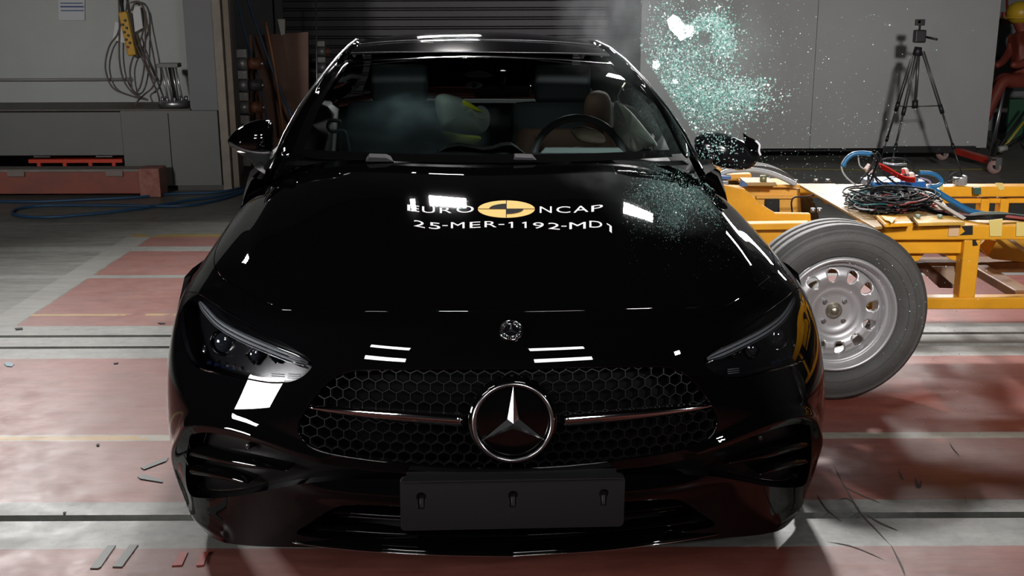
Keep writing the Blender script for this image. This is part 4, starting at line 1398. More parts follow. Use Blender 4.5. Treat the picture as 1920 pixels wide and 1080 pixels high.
# pendant controller with its cable loops
pd = thing('pendant_controller', 'yellow crane pendant controller with black buttons hanging on the off-white panel', 'controller')
A_, B_ = W(231, 22, y=9.93), W(249, 104, y=9.93)
dv = (A_ - B_).normalized(); rt = dv.cross(Vector((0, -1, 0))).normalized(); M_ = Matrix((rt, Vector((0, 1, 0)), dv)).transposed()
if M_.determinant() < 0: M_ = Matrix((-rt, Vector((0, 1, 0)), dv)).transposed()
cen = (A_ + B_) / 2; ln = (A_ - B_).length
MB().box(cen, (.075, .06, ln), M=M_, bev=.012).build('housing', mat('pendant_yellow', (.55, .30, .02), .5), pd)
for i in range(8):
    c_ = cen + M_ @ Vector((-.014 if i % 2 else .012, -.035, ln * (.30 - .085 * i)))
    MB().cyl(c_, c_ + Vector((0, -.012, 0)), .011, seg=10).build('button', mat('btn_red', (.25, .02, .015), .5) if i == 7 else mat('btn_black', (.02, .02, .022), .5), pd)
MB().tube(smooth_path([A_, A_ + Vector((-.01, 0, .1)), A_ + Vector((-.03, .02, .6))], 4), .014, seg=8).build('strain_relief', matteb, pd)
cabm = mat('cable_grey', (.10, .075, .065), .6)
loops = [[(222,-20),(224,40),(224,110),(232,150),(250,175),(270,185),(240,178),(212,165),(200,140),(198,115),(206,85),(222,60),(228,20),(232,-10)],
         [(245,5),(262,4),(272,30),(272,90),(270,130),(262,165),(250,172),(244,140),(247,115),(262,80),(272,40),(268,12),(255,4),(246,20)],
         [(256,65),(262,85),(275,120),(290,150),(292,130),(285,90),(277,50),(272,20)],
         [(292,120),(293,145),(285,165),(272,176),(258,190),(252,205),(262,214),(280,212),(296,198),(298,182),(285,150),(262,100),(246,65)]]
for i, lp_ in enumerate(loops):
    g = MB(); P_ = [W(px, py, y=9.99 - .012 * i - (.25 if py > 188 else 0)) for px, py in lp_]
    g.tube(smooth_path(P_, 6), .0075, seg=6); g.build('cable_loop', cabm, pd)

# strain device on the shelf
sd = thing('load_cell_stand', 'steel column device with vertical rods on a round flange on the brown shelf', 'instrument', tuple(W(328, 200, z=.69)))
o_ = sd.location
g = MB(); g.lathe([(0, 0), (.125, 0), (.125, .045), (.11, .055), (0, .055)], seg=32); g.build('round_flange', steel, sd)
for k in range(10):
    a = 2 * PI * k / 10; MB().cyl((.10 * math.cos(a), .10 * math.sin(a), .05), (.10 * math.cos(a), .10 * math.sin(a), .085), .014, seg=6).build('bolt', steel, sd)
for k, x_ in enumerate((-.055, -.03, .03, .055)): MB().tube([(x_ + .015, -.04 + .03 * (k % 2), .05), (x_ - .02, -.04 + .03 * (k % 2), .33)], .009, seg=8).build('rod', mat('rod_steel', (.5, .5, .5), .3, metal=.8), sd)
MB().tube([(.012, .02, .05), (-.015, .02, .33)], .024, seg=10).build('core_cylinder', matteb, sd)
MB().box((-.02, 0, .345), (.17, .12, .035), bev=.004).build('top_plate', mat('plate_grey', (.16, .16, .15), .5), sd)

# red lifting table under the enclosure, and red beam on the floor
lt = thing('lifting_table', 'bright red low lifting table in the gap under the grey enclosure', 'lifting table', (-3.72, 9.45, 0))
MB().box((.0, .35, .235), (.80, .55, .03)).build('table_top', mat('red_bright', (.60, .05, .02), .45), lt)
for x_ in (-.32, -.1, .12, .32): MB().box((x_, .1, .18), (.03, .03, .09)).build('leg', mat('red_bright', (.6, .05, .02), .45), lt)
MB().box((0, .1, .15), (.7, .05, .03)).build('bottom_rail', mat('red_bright', (.6, .05, .02), .45), lt)
for x_ in (-.33, .33): MB().box((x_ * .8, .08, .29), (.14, .10, .03)).build('clamp', steel, lt)
rb = thing('floor_beam', 'long worn red steel beam lying on the floor before the grey enclosure', 'beam', (-3.73, 9.15, 0))
beam_red = mat('beam_red', (.30, .075, .05), .55, noise=.5, nscale=5, col2=(.17, .06, .045))
a = W(315, 327, y=9.15)
MB().box((-1.4, 0, .12), (4.2, .16, .18)).build('beam_body', beam_red, rb, bevel=.004)
MB().box((-1.4, .0, .222), (4.2, .19, .02)).build('beam_flange', mat('flange_grey', (.22, .19, .17), .5, noise=.3, nscale=6), rb)
MB().box((.78, 0, .12), (.17, .20, .235)).build('end_plate', mat('end_plate_red', (.38, .16, .12), .5, noise=.6, nscale=14, col2=(.20, .05, .035)), rb, bevel=.005)
for x_ in (-1.05, -.30, .50, -2.0): MB().box((x_, -.08, .20), (.14, .05, .05), bev=.004).build('lug', mat('lug_grey', (.20, .16, .14), .5), rb)
# blue cables on the floor
blue = mat('cable_blue', (.015, .06, .13), .5)
for pts, lb in (([(560,318),(470,345),(440,355),(400,361),(330,363),(250,370),(160,374),(60,378),(-60,376)], 'blue cable lying on the floor nearest the red beam'),
            ([(560,332),(480,352),(420,372),(350,385),(280,386),(190,385),(90,385),(40,390),(22,398),(40,405),(90,407),(150,403),(220,396),(280,388),(350,376),(420,366),(500,345)], 'blue cable looping on the floor in front of the enclosure')):
    g = MB(); P_ = [W(px, py, z=.012) for px, py in pts]
    g.tube(smooth_path(P_, 6), .011, seg=6); tag(g.build('floor_cable', blue), lb, 'cable')

# ---- behind the post: rack with hydraulic cylinders, brown board, hanging lines
def rack(px, rows_, yy, name_lab, s=1.0, tube_to=48):
    rk = thing('cylinder_rack', name_lab, 'rack')
    g = MB(); a, b = W(px[0], -10, y=yy), W(px[1], 330, y=yy); g.tube([a, b], .012 * s, seg=8); g.build('upright_rod', steel, rk)
    for i, (cx, cy) in enumerate(rows_):
        c_ = W(cx, cy, y=yy)
        k = i
        MB().box(c_, (.105 * s, .05, .075 * s)).build('clamp_block', mat('block_grey', (.34, .34, .33), .45, metal=.3), rk, bevel=.004)
        for dx in (-1, 1):
            for dz in (-1, 1):
                MB().cyl(c_ + Vector((dx * .034 * s, -.02, dz * .022 * s)), c_ + Vector((dx * .034 * s, -.035, dz * .022 * s)), .009 * s, seg=8).build('bolt', mat('bolt_bright', (.6, .6, .6), .3, metal=.8), rk)
        if i < len(rows_) - 1:
            d_ = W((cx + rows_[i + 1][0]) / 2, (cy + rows_[i + 1][1]) / 2, y=yy)
            MB().cyl(d_ + Vector((-.06 * s, .05, 0)), d_ + Vector((.05 * s, .05, 0)), .06 * s, seg=20).build('cylinder_barrel', mat('barrel_grey', (.28, .28, .28), .4, metal=.5), rk)
            mm = mat('sleeve_brown', (.16, .06, .03), .5) if i % 2 == 0 else mat('sleeve_dark', (.05, .05, .05), .5)
            MB().cyl(d_ + Vector((.04 * s, .05, 0)), d_ + Vector((.17 * s * tube_to / 48, .05, 0)), .052 * s, seg=20).build('cylinder_sleeve', mm, rk)
            MB().cyl(d_ + Vector((.16 * s * tube_to / 48, .05, 0)), d_ + Vector((.19 * s * tube_to / 48, .05, 0)), .022 * s, seg=12).build('piston_rod', steel, rk)
    return rk
rack((434, 442), [(452, 100), (453, 140), (455, 181), (457, 224), (458, 265), (460, 303)], 10.3, 'rack of short hydraulic cylinders clamped one above another beside the cream post')
rack((592, 596), [(602, 82), (603, 112), (604, 142), (605, 172)], 12.6, 'smaller far rack of cylinders partly hidden behind the car roof pillar', .8, 30)
bb = thing('brown_board', 'tall dark brown upright board standing behind the rack of cylinders', 'board')
q = [W(px, py, y=11.3) for px, py in ((478, 66), (578, 60), (580, 330), (482, 330))]
q[2].z = q[3].z = .0
sheet(q, .05).build('board_panel', mat('board_brown', (.13, .062, .038), .6, noise=.3, nscale=3), bb)
q = [W(px, py, y=11.26) for px, py in ((520, 36), (534, 36), (534, 64), (527, 66))]
sheet(q, .04).build('white_bracket', mat('bracket_white', (.30, .29, .26), .5), bb)
q = [W(px, py, y=11.24) for px, py in ((468, 66), (472, 66), (476, 300), (470, 300))]
sheet(q, .04).build('edge_batten', mat('batten_orange', (.20, .09, .045), .5), bb)
for pts, mm, r_, lb, cat_ in (([(444,-10),(455,45),(472,105),(490,165),(503,240)], blue, .010, 'thin blue line hanging down beside the cylinders', 'rope'),
                     ([(462,-10),(485,60),(520,155),(550,225)], mat('rope_blue', (.03, .07, .12), .6), .014, 'slanting blue grey rope in front of the brown board', 'rope'),
                     ([(498,42),(512,110),(524,190),(531,250)], mat('pole_orange', (.22, .085, .03), .5), .016, 'thin orange brown pole leaning on the brown board', 'pole')):
    g = MB(); g.tube(smooth_path([W(px, py, y=10.9) for px, py in pts], 5), r_, seg=6)
    tag(g.build('hanging_rope' if cat_ == 'rope' else 'leaning_pole', mm), lb, cat_)

# ---- big pale board on red wheeled stand, right
gb = thing('display_board', 'large pale grey board standing upright on a red wheeled stand behind the tripod', 'board')
boardm = mat('board_grey', (.30, .305, .30), .6, noise=.05, nscale=2.5, bump=.03)
x0, x1 = 1.245, 4.67
MB().box(((x0 + 2.93) / 2, 11.05, 1.34), (2.93 - x0 - .003, .09, 2.42)).build('board_panel', boardm, gb, bevel=.003)
MB().box(((x1 + 2.93) / 2, 11.05, 1.34), (x1 - 2.93 - .003, .09, 2.42)).build('board_panel', boardm, gb, bevel=.003)
MB().box((3.0, 11.14, .12), (3.3, .08, .06)).build('bottom_rail', matteb, gb)
a, b = W(1795, 283, y=10.98), W(1868, 305, y=10.35)
MB().beam(a, b, .07, .055).build('stand_arm', red, gb)
MB().box((4.1, 11.0, .12), (.9, .07, .06)).build('stand_beam', matteb, gb)
def caster(c_, nm='caster'):
    cs = thing('caster', None, None); cs.parent = gb; cs.location = c_
    for k in ('label', 'category'):
        if k in cs: del cs[k]
    g = MB(); g.lathe([(.02, -.02), (.058, -.018), (.062, 0), (.058, .018), (.02, .02)], c=(0, 0, -.02), axis=(.6, .8, 0), seg=24); g.build('caster_wheel', mat('caster_pale', (.35, .22, .20), .5), cs)
    g = MB(); g.box((-.03, .03, .01), (.008, .05, .10)); g.box((.02, -.04, .01), (.05, .008, .10)); g.box((0, 0, .065), (.09, .09, .012)); g.build('fork', steel, cs)
c_ = W(1863, 326, z=0); caster((c_.x, c_.y, .082))
c_ = W(1766, 300, z=0); caster((c_.x, c_.y, .082))
c_ = W(1340, 300, z=0); caster((c_.x, 11.2, .082))

# hazard tape on the floor
hz = MB(); hb = MB()
for i in range(26):
    px = 1345 + i * 20
    p, q = W(px, 313 + 6 * math.sin(i / 25 * 2.4), z=.003), W(px + 16, 313 + 6 * math.sin((i + .8) / 25 * 2.4), z=.003)
    hz.add([p + Vector((0, -.03, 0)), q + Vector((.02, -.03, 0)), q + Vector((0, .03, 0)), p + Vector((-.02, .03, 0))], [(0, 1, 2, 3)])
ht = thing('hazard_tape', 'yellow and black hazard tape line on the dark floor under the tripod', 'floor tape')
hz.build('yellow_dashes', mat('haz_yellow', (.45, .38, .07), .6), ht)['kind'] = 'stuff'

# ---- tripod with small camera
tp = thing('tripod', 'black and silver camera tripod standing before the pale board', 'tripod')
TY = 9.95
alu = mat('tripod_metal', (.10, .10, .10), .35, metal=.6)
def TW(px, py, d=0): return W(px, py, y=TY + d)
apex = TW(1723, 92)
for (tx, ty, bx_, by_, d0, d1) in ((1713, 100, 1655, 300, 0, -.10), (1719, 104, 1672, 312, 0, -.02), (1730, 96, 1806, 334, 0, 0)):
    lg = thing('leg', None, None); lg.parent = tp
    for k in ('label', 'category'):
        if k in lg: del lg[k]
    A_ = TW(tx, ty); 
    if bx_ == 1806: B_ = W(1806, 334, z=.012)
    elif bx_ == 1672: B_ = W(1666, 331, z=.012)
    else: B_ = W(1648, 310, z=.012)
    m1, m2 = A_.lerp(B_, .46), A_.lerp(B_, .75)
    side = Vector((.010, 0, 0))
    g = MB(); g.tube([A_ - side, m1 - side], .007, seg=6); g.tube([A_ + side, m1 + side], .007, seg=6); g.build('upper_section', alu, lg)
    MB().tube([m1, m2], .010, seg=8).build('middle_section', alu, lg)
    MB().tube([m2, B_], .0065, seg=8).build('lower_section', alu, lg)
    MB().tube([m1 + (A_ - m1).normalized() * .05, m1 - (A_ - m1).normalized() * .03], .020, seg=8).build('leg_clamp', plastic, lg)
    MB().tube([m2 + (A_ - m2).normalized() * .03, m2 - (A_ - m2).normalized() * .02], .015, seg=8).build('leg_clamp', plastic, lg)
    MB().ball(B_ + Vector((0, 0, .005)), .014, seg=8, rings=6).build('rubber_foot', rubber, lg)
MB().tube([apex, TW(1716, 195)], .014, seg=10).build('centre_column', alu, tp)
MB().tube([TW(1716, 188), TW(1715, 203)], .026, seg=10).build('column_collar', plastic, tp)
for q in ((1687, 199), (1765, 198)): MB().tube([TW(1715, 200), TW(*q)], .005, seg=6).build('spreader', plastic, tp)
MB().tube([TW(1722, 88), TW(1719, 104)], [.030, .042], seg=10).build('shoulder', plastic, tp)
MB().box(TW(1724, 68), (.095, .08, .11), bev=.012).build('pan_head', plastic, tp)
MB().tube([TW(1734, 69), TW(1757, 74, -.1)], .010, seg=8).build('pan_handle', plastic, tp)
MB().tube([TW(1724, 57), TW(1725, 48)], .010, seg=8).build('mount_stem', plastic, tp)
ac = thing('action_camera', 'tiny black action camera mounted on top of the tripod', 'camera', tuple(TW(1725, 42)))
MB().box((0, 0, 0), (.078, .04, .052), bev=.006).build('camera_body', plastic, ac)
MB().cyl((-.015, -.02, .005), (-.015, -.03, .005), .012, seg=16).build('lens', gloss, ac)

# ---- far right corner: seated mannequin with hard hat, chair, red boxes
def skin_fig(name, pts, edges, rad, m, parent, sub=2):
    me = bpy.data.meshes.new(name); me.from_pydata([tuple(p) for p in pts], edges, [])
    o = link(name, me, m, parent)
    md = o.modifiers.new('skin', 'SKIN'); md.use_smooth_shade = True
    for i, r_ in enumerate(rad):
        o.data.skin_vertices[0].data[i].radius = (r_, r_) if not hasattr(r_, '__len__') else r_
    o.data.skin_vertices[0].data[0].use_root = True
    ms = o.modifiers.new('sub', 'SUBSURF'); ms.levels = ms.render_levels = sub
    return o
MY = 12.0
def MW(px, py, d=0): return W(px, py, y=MY + d)
mq = thing('seated_mannequin', 'red clothed test mannequin with yellow hard hat seated at the far right corner', 'mannequin')
P_ = [MW(1925, 150), MW(1925, 110), MW(1920, 75), MW(1917, 60), MW(1912, 40), MW(1911, 28),
      MW(1903, 72, .12), MW(1893, 98, .08), MW(1878, 118, -.1), MW(1866, 124, -.15),
      MW(1933, 72, -.2), MW(1940, 105, -.25), MW(1915, 122, -.3),  MW(1895, 122, -.35),
      MW(1915, 150, .12), MW(1876, 146, .15), MW(1855, 200, .2), MW(1845, 228, .2), MW(1836, 232, .12),
      MW(1915, 155, -.15), MW(1880, 150, -.25), MW(1862, 190, -.3), MW(1848, 226, -.35), MW(1838, 230, -.42)]
E_ = [(0,1),(1,2),(2,3),(3,4),(4,5),(2,6),(6,7),(7,8),(8,9),(2,10),(10,11),(11,12),(12,13),(0,14),(14,15),(15,16),(16,17),(17,18),(0,19),(19,20),(20,21),(21,22),(22,23)]
rd_ = [.15,.15,.14,.055,.085,.07,.06,.05,.04,.035,.06,.05,.045,.035,.10,.07,.055,.04,.04,.10,.07,.055,.045,.04]
skin_fig('body', P_, E_, rd_, mat('mannequin_red', (.17, .03, .018), .6, noise=.2, nscale=6), mq)
hh = MB(); c_ = MW(1912, 24); hh.ball(c_ + Vector((0, 0, .0)), (.135, .15, .12)); hh.lathe([(.13, -.05), (.17, -.055), (.16, -.045)], c=c_, seg=24)
hh.build('hard_hat', mat('hat_yellow', (.48, .30, .02), .4), mq)
ch = thing('workshop_chair', 'dark chair with green side panel under the red seated mannequin', 'chair')
MB().box(MW(1925, 164), (.5, .5, .04)).build('seat', matteb, ch)
for px in (1884, 1950):
    a = MW(px, 162, -.2); MB().tube([a, (a.x - .08, a.y, .0)], .014, seg=8).build('leg', steel, ch)
    a = MW(px, 162, .2); MB().tube([a, (a.x - .05, a.y, .0)], .014, seg=8).build('leg', steel, ch)
MB().box(MW(1910, 225, .3), (.25, .04, .45)).build('green_panel', mat('green_panel', (.01, .06, .03), .6), ch)
st = thing('folding_stand', 'black legs of a folding stand on the floor at the right edge', 'stand')
for a, b, yel_ in (((1935, 190), (1862, 292), 0), ((1938, 205), (1876, 285), 1), ((1940, 240), (1885, 275), 0)):
    MB().tube([W(*a, y=11.4), W(b[0], b[1], y=11.2)], .014, seg=6).build('strut', mat('stand_yellow', (.30, .25, .03), .5) if yel_ else matteb, st)
MB().tube([W(1872, 280, y=11.2), W(1888, 277, y=11.2)], .03, seg=8).build('foot', mat('foot_grey', (.3, .3, .28), .5), st)
eb = thing('red_call_point', 'small red wall box with white button on the far right white wall', 'alarm box')
MB().box(W(1889, 33, y=13.58), (.13, .07, .13), bev=.006).build('box_body', mat('alarm_red', (.30, .02, .015), .4), eb)
MB().box(W(1889, 33, y=13.54), (.06, .02, .05), bev=.004).build('button_plate', mat('alarm_white', (.45, .42, .42), .4), eb)
MB().tube([W(1889, 20, y=13.6), W(1887, -60, y=13.6)], .012, seg=6).build('conduit', mat('alarm_red', (.3, .02, .015), .4), eb)
MB().tube([W(1838, 110, y=13.6), W(1990, 112, y=13.6)], .015, seg=6).build
g = MB(); g.tube([W(1840, 109, y=13.6), W(1990, 109, y=13.6)], .018, seg=6)
tag(g.build('wall_pipe', matteb), 'dark horizontal pipe on the white wall behind the mannequin', 'pipe')
q = [W(px, py, y=13.55) for px, py in ((1850, 14), (1865, 14), (1861, 96), (1847, 96))]
tag(sheet(q, .06).build('red_wall_panel', mat('panel_red', (.28, .02, .018), .45)), 'tall narrow red panel on the white wall beside the big board', 'panel')

# ---- tapes and bits on the floor in front
tapeg = mat('tape_grey', (.15, .165, .155), .5, noise=.1, nscale=12)
taper = mat('tape_red', (.52, .10, .085), .5)
def tape(pxs, m, lb, nm='tape_strip', cat_='tape'):
    q = [W(px, py, z=.0035) for px, py in pxs]; n = len(q)
    g = MB(); g.add(q + [Vector((p.x, p.y, .0003)) for p in q], [tuple(range(n)), tuple(reversed(range(n, 2 * n)))] + [(i, (i + 1) % n, (i + 1) % n + n, i + n) for i in range(n)])
    return tag(g.build(nm, m), lb, cat_)
tape([(202,1022),(217,1022),(189,1062),(184,1065),(169,1065)], tapeg, 'left of two parallel slanting grey tape strips on the floor near the bottom edge')
tape([(243,1021),(259,1021),(229,1062),(211,1062)], tapeg, 'right of two parallel slanting grey tape strips on the floor near the bottom edge')
tape([(337,1035),(352,1035),(341,1059),(322,1060),(329,1051)], taper, 'whole red tape piece on the floor left of the torn red one')
tape([(378,1035),(393,1033),(386,1044),(382,1059),(368,1060),(374,1048)], taper, 'torn red tape piece on the floor closest to the car bumper')
tape([(264,876),(306,860),(316,858),(312,864),(270,880)], tapeg, 'upper grey tape strip of the V pointing left beside the car')
tape([(258,893),(270,889),(305,900),(305,904),(262,897)], tapeg, 'lower grey tape strip of the V pointing left beside the car')
tape([(8,681),(14,678),(27,682),(22,687),(12,686)], mat('tape_blue', (.20, .33, .42), .5), 'small pale blue scrap on the red floor at the left edge', 'floor_scrap', 'scrap')
for q, lb in (([(213,680),(222,679),(221,681),(214,682)], 'tiny dark chip on the red floor near the rail slots'), ([(296,605),(303,604),(310,606),(302,607)], 'tiny dark chip on the red floor behind the rail slots beside the headlamp'),
              ([(180,833),(186,831),(186,835),(182,836)], 'small dark crumb on the pinkish floor near the yellow line'), ([(118,960),(124,959),(122,963),(119,963)], 'small dark crumb on the grey rail strip'),
              ([(28,615),(42,614),(43,617),(30,618)], 'dark oval stud at the corner where grey floor meets red')):
    tape(q, matteb, lb, 'floor_crumb', 'debris')
sc_m = mat('scuff_dark', (.085, .065, .06), .7)
sg_ = MB()
def scuff(pts, wd):
    P_ = smooth_path([W(px, py, z=.0012) for px, py in pts], 5); rows = []
    n = len(P_)
    for i, p in enumerate(P_):
        t = (P_[min(i + 1, n - 1)] - P_[max(i - 1, 0)]).normalized(); s_ = Vector((-t.y, t.x, 0)); k = max(.1, math.sin(PI * i / (n - 1))) * wd
        rows.append([p - s_ * k, p + s_ * k])
    sg_.grid(rows)
for pts, wd in (([(1562,870),(1580,905),(1612,960),(1640,990),(1668,1020)], .0035), ([(1578,910),(1620,930),(1650,942)], .004), ([(1620,962),(1650,980),(1685,995)], .005),
                ([(1572,937),(1590,935),(1612,955)], .003), ([(1530,925),(1550,955),(1578,978)], .003), ([(1716,895),(1722,915),(1728,900)], .006), ([(1684,880),(1690,895),(1694,900)], .004),
                ([(1550,1015),(1600,1025),(1660,1050)], .003), ([(1780,830),(1790,845),(1800,855)], .003), ([(1808,930),(1812,942)], .006), ([(1670,1020),(1690,1060),(1697,1079)], .003)):
    scuff(pts, wd)
so = sg_.build('scuff_mark', sc_m, None); so.parent = floor; so['kind'] = 'stuff'

# ================================================================== THE BARRIER TROLLEY
tr = thing('barrier_trolley', 'yellow steel barrier trolley with steel wheel running into the right side of the car', 'trolley', (2.2, 5.0, 0))
TRO = Vector((2.2, 5.0, 0))
def tbuild(mb, name, m, parent=None, **k):
    o = mb.build(name, m, parent or tr, **k)
    if parent is None: o.matrix_parent_inverse = Matrix.Translation(-TRO)
    return o
def tb(x0, x1, y0, y1, z0, z1, name, m=yellow, bev=.006):
    return tbuild(MB().box(((x0 + x1) / 2, (y0 + y1) / 2, (z0 + z1) / 2), (x1 - x0, y1 - y0, z1 - z0)), name, m, bevel=bev)
def poly(pxs, y, th, name, m=yellow, z=None, bev=.003):
    q = [W(px, py, y=y) if z is None else W(px, py, z=z) for px, py in pxs]
    off_ = Vector((0, th, 0)) if z is None else Vector((0, 0, -th))
    n = len(q); g = MB(); g.add(q + [p + off_ for p in q], [tuple(range(n)), tuple(reversed(range(n, 2 * n)))] + [(i, (i + 1) % n, (i + 1) % n + n, i + n) for i in range(n)])
    return tbuild(g, name, m, bevel=bev)
grime = mat('yellow_grimy', (.34, .15, .03), .5, noise=.5, nscale=9, col2=(.14, .06, .03))
tb(1.30, 4.7, 4.44, 4.56, .604, .664, 'main_rail')
tb(1.30, 1.845, 4.48, 4.54, .538, .598, 'stiffener_beam')
tb(1.838, 1.905, 4.45, 4.52, .358, .602, 'upright')
tb(1.15, 4.7, 4.44, 4.50, .312, .362, 'bottom_rail')
tb(3.4, 3.47, 4.45, 4.52, .358, .602, 'upright')
tb(1.05, 4.7, 5.64, 5.74, .572, .625, 'main_rail')
tb(1.6, 4.7, 5.66, 5.70, .535, .560, 'stiffener_beam')
for x_ in (2.40, 2.50): tb(x_, x_ + .045, 5.65, 5.72, .34, .56, 'upright')
tb(1.05, 4.7, 5.66, 5.72, .312, .345, 'bottom_rail')
tb(1.1, 4.7, 5.0, 5.12, .33, .38, 'centre_beam', grime)
for x_ in (1.55, 2.1, 3.0, 4.0): tb(x_, x_ + .08, 4.52, 5.68, .33, .37, 'cross_member', grime)
# ragged torn plate under the beam and the dirty inclined under-plate
poly([(1695,470),(1800,470),(1802,492),(1782,487),(1772,478),(1758,472),(1735,474),(1722,490),(1705,492),(1694,484)], 4.52, .01, 'torn_plate')
poly([(1712,494),(1738,492),(1790,536),(1786,541),(1762,540)], 4.75, .02, 'under_plate', mat('plate_rust', (.10, .045, .03), .5, noise=.4, nscale=12))
poly([(1735,500),(1790,500),(1792,540)], 4.9, .01, 'under_plate', mat('plate_pale', (.36, .28, .2), .5))
# right-hand inner members
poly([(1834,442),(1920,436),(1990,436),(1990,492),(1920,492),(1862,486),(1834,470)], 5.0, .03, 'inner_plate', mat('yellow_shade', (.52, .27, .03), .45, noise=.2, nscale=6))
poly([(1880,442),(1888,440),(1925,468),(1925,476)], 4.9, .02, 'inner_bracket', mat('bracket_pale', (.55, .50, .38), .45))
poly([(1836,462),(1850,448),(1870,452),(1852,482)], 4.75, .02, 'inner_bracket', yellow)
# deck plates
deck = mat('deck_pale', (.36, .22, .075), .45, noise=.15, nscale=5)
poly([(1495,344),(1566,344),(1600,362),(1600,385),(1640,406),(1655,424),(1640,426)], None, .012, 'deck_plate', deck, z=.675)
poly([(1570,345),(1760,345),(1765,372),(1800,416),(1655,418),(1600,388)], None, .012, 'deck_plate', deck, z=.672)
poly([(1642,403),(1700,404),(1712,418),(1660,420)], None, .014, 'cover_plate', yellow, z=.690)
poly([(1710,405),(1790,404),(1810,416),(1722,418)], None, .014, 'cover_plate', mat('yellow_worn', (.60, .35, .06), .4, noise=.3, nscale=9), z=.688)
# nose of the trolley: gussets, far cross wall, top flanges
orange = mat('yellow_orange', (.70, .36, .06), .42, noise=.14, nscale=4)
poly([(1352,352),(1380,350),(1420,352),(1500,354),(1503,402),(1440,403),(1352,420)], 5.45, .03, 'cross_wall', orange)
poly([(1418,368),(1488,368),(1488,373),(1418,373)], 5.43, .02, 'wall_rib', orange)
poly([(1436,373),(1462,373),(1462,402),(1448,402),(1436,388)], 5.42, .01, 'wall_opening', matteb)
poly([(1345,345),(1397,355),(1430,385),(1454,400),(1520,401),(1522,428),(1440,432),(1385,425),(1345,380)], 4.95, .035, 'front_gusset')
poly([(1380,420),(1520,418),(1520,430),(1385,432)], 4.7, .06, 'gusset_flange', yellow)
poly([(1400,430),(1480,428),(1478,470),(1450,520),(1430,520)], 4.75, .04, 'front_post', yellow)
poly([(1397,352),(1397,346),(1500,346),(1500,352)], 5.40, .20, 'top_flange', orange)
poly([(1398,342),(1455,342),(1458,349),(1400,349)], 5.32, .16, 'top_plate', deck)
poly([(1328,311),(1348,311),(1362,331),(1338,331)], 5.55, .05, 'top_plate', orange)
poly([(1362,327),(1409,326),(1410,339),(1364,339)], 5.6, .10, 'top_block', orange)
g = MB(); c_ = W(1431, 336, y=5.35); g.cyl(c_ + Vector((0, 0, -.015)), c_ + Vector((0, 0, .018)), .017, seg=6); tbuild(g, 'top_bolt', mat('bolt_olive', (.22, .22, .12), .4, metal=.4))
poly([(1344,340),(1366,340),(1366,366),(1352,352)], 5.2, .02, 'side_plate', mat('plate_bluegrey', (.20, .21, .23), .5))
poly([(1365,362),(1388,362),(1384,376),(1370,376)], 5.2, .02, 'side_plate', mat('plate_bluegrey', (.20, .21, .23), .5))
# yellow side brace between wheel and beams, black tapes, pale tape bands
poly([(1803,424),(1824,423),(1824,440),(1800,441),(1810,434)], 4.436, .002, 'black_tape', matteb, bev=0)
poly([(1824,441),(1838,441),(1830,452),(1834,460),(1824,461)], 4.446, .002, 'black_tape', matteb, bev=0)
tapey = mat('tape_yellow', (.68, .54, .17), .45)
for pxs in ([(1855,413),(1880,410),(1878,443),(1856,443)], [(1906,417),(1921,417),(1921,443),(1905,443)]): poly(pxs, 4.434, .003, 'yellow_tape', tapey, bev=0)
poly([(1780,417),(1800,417),(1797,443),(1778,443)], 4.435, .002, 'tape_residue', mat('residue', (.60, .40, .22), .6), bev=0)
poly([(1752,352),(1767,343),(1770,356),(1740,358)], 5.60, .004, 'yellow_tape', tapey, bev=0)
poly([(1866,343),(1880,343),(1884,355),(1874,357)], 5.635, .003, 'yellow_tape', tapey, bev=0)
poly([(1652,404),(1680,408),(1672,418),(1668,414),(1660,412)], None, .003, 'yellow_tape', tapey, z=.70, bev=0)
poly([(1827,352),(1840,352),(1840,365),(1827,365)], 5.60, .03, 'green_switch', mat('switch_green', (.03, .09, .07), .4))
for px, py in ((1530,341),(1552,341),(1492,342)):
    g = MB(); c_ = W(px, py, y=5.62); g.cyl(c_, c_ + Vector((0, 0, .014)), .011, seg=6); tbuild(g, 'deck_bolt', steel)
for px, py in ((1721,408),(1762,408)):
    g = MB(); c_ = W(px, py, z=.69); g.cyl(c_, c_ + Vector((0, 0, .012)), .010, seg=6); tbuild(g, 'deck_bolt', mat('bolt_teal', (.25, .35, .30), .4, metal=.3))
for px, py in ((1524,398),(1536,398)):
    g = MB(); c_ = W(px, py, y=4.7); g.cyl(c_, c_ + Vector((0, 0, .018)), .010, seg=8); tbuild(g, 'deck_bolt', steel)
# crushable barrier face against the car's door
g = MB(); g.box((.97, 5.02, .40), (.06, 1.2, .34)); tbuild(g, 'barrier_face', mat('barrier_alu', (.40, .42, .44), .35, metal=.8, noise=.2, nscale=30))
poly([(1343,330),(1371,330),(1371,337),(1347,337)], 5.3, .04, 'blue_element', mat('element_blue', (.05, .12, .28), .5))
poly([(1388,350),(1393,338),(1403,347),(1402,350)], 5.2, .04, 'blue_element', mat('element_blue', (.05, .12, .28), .5))

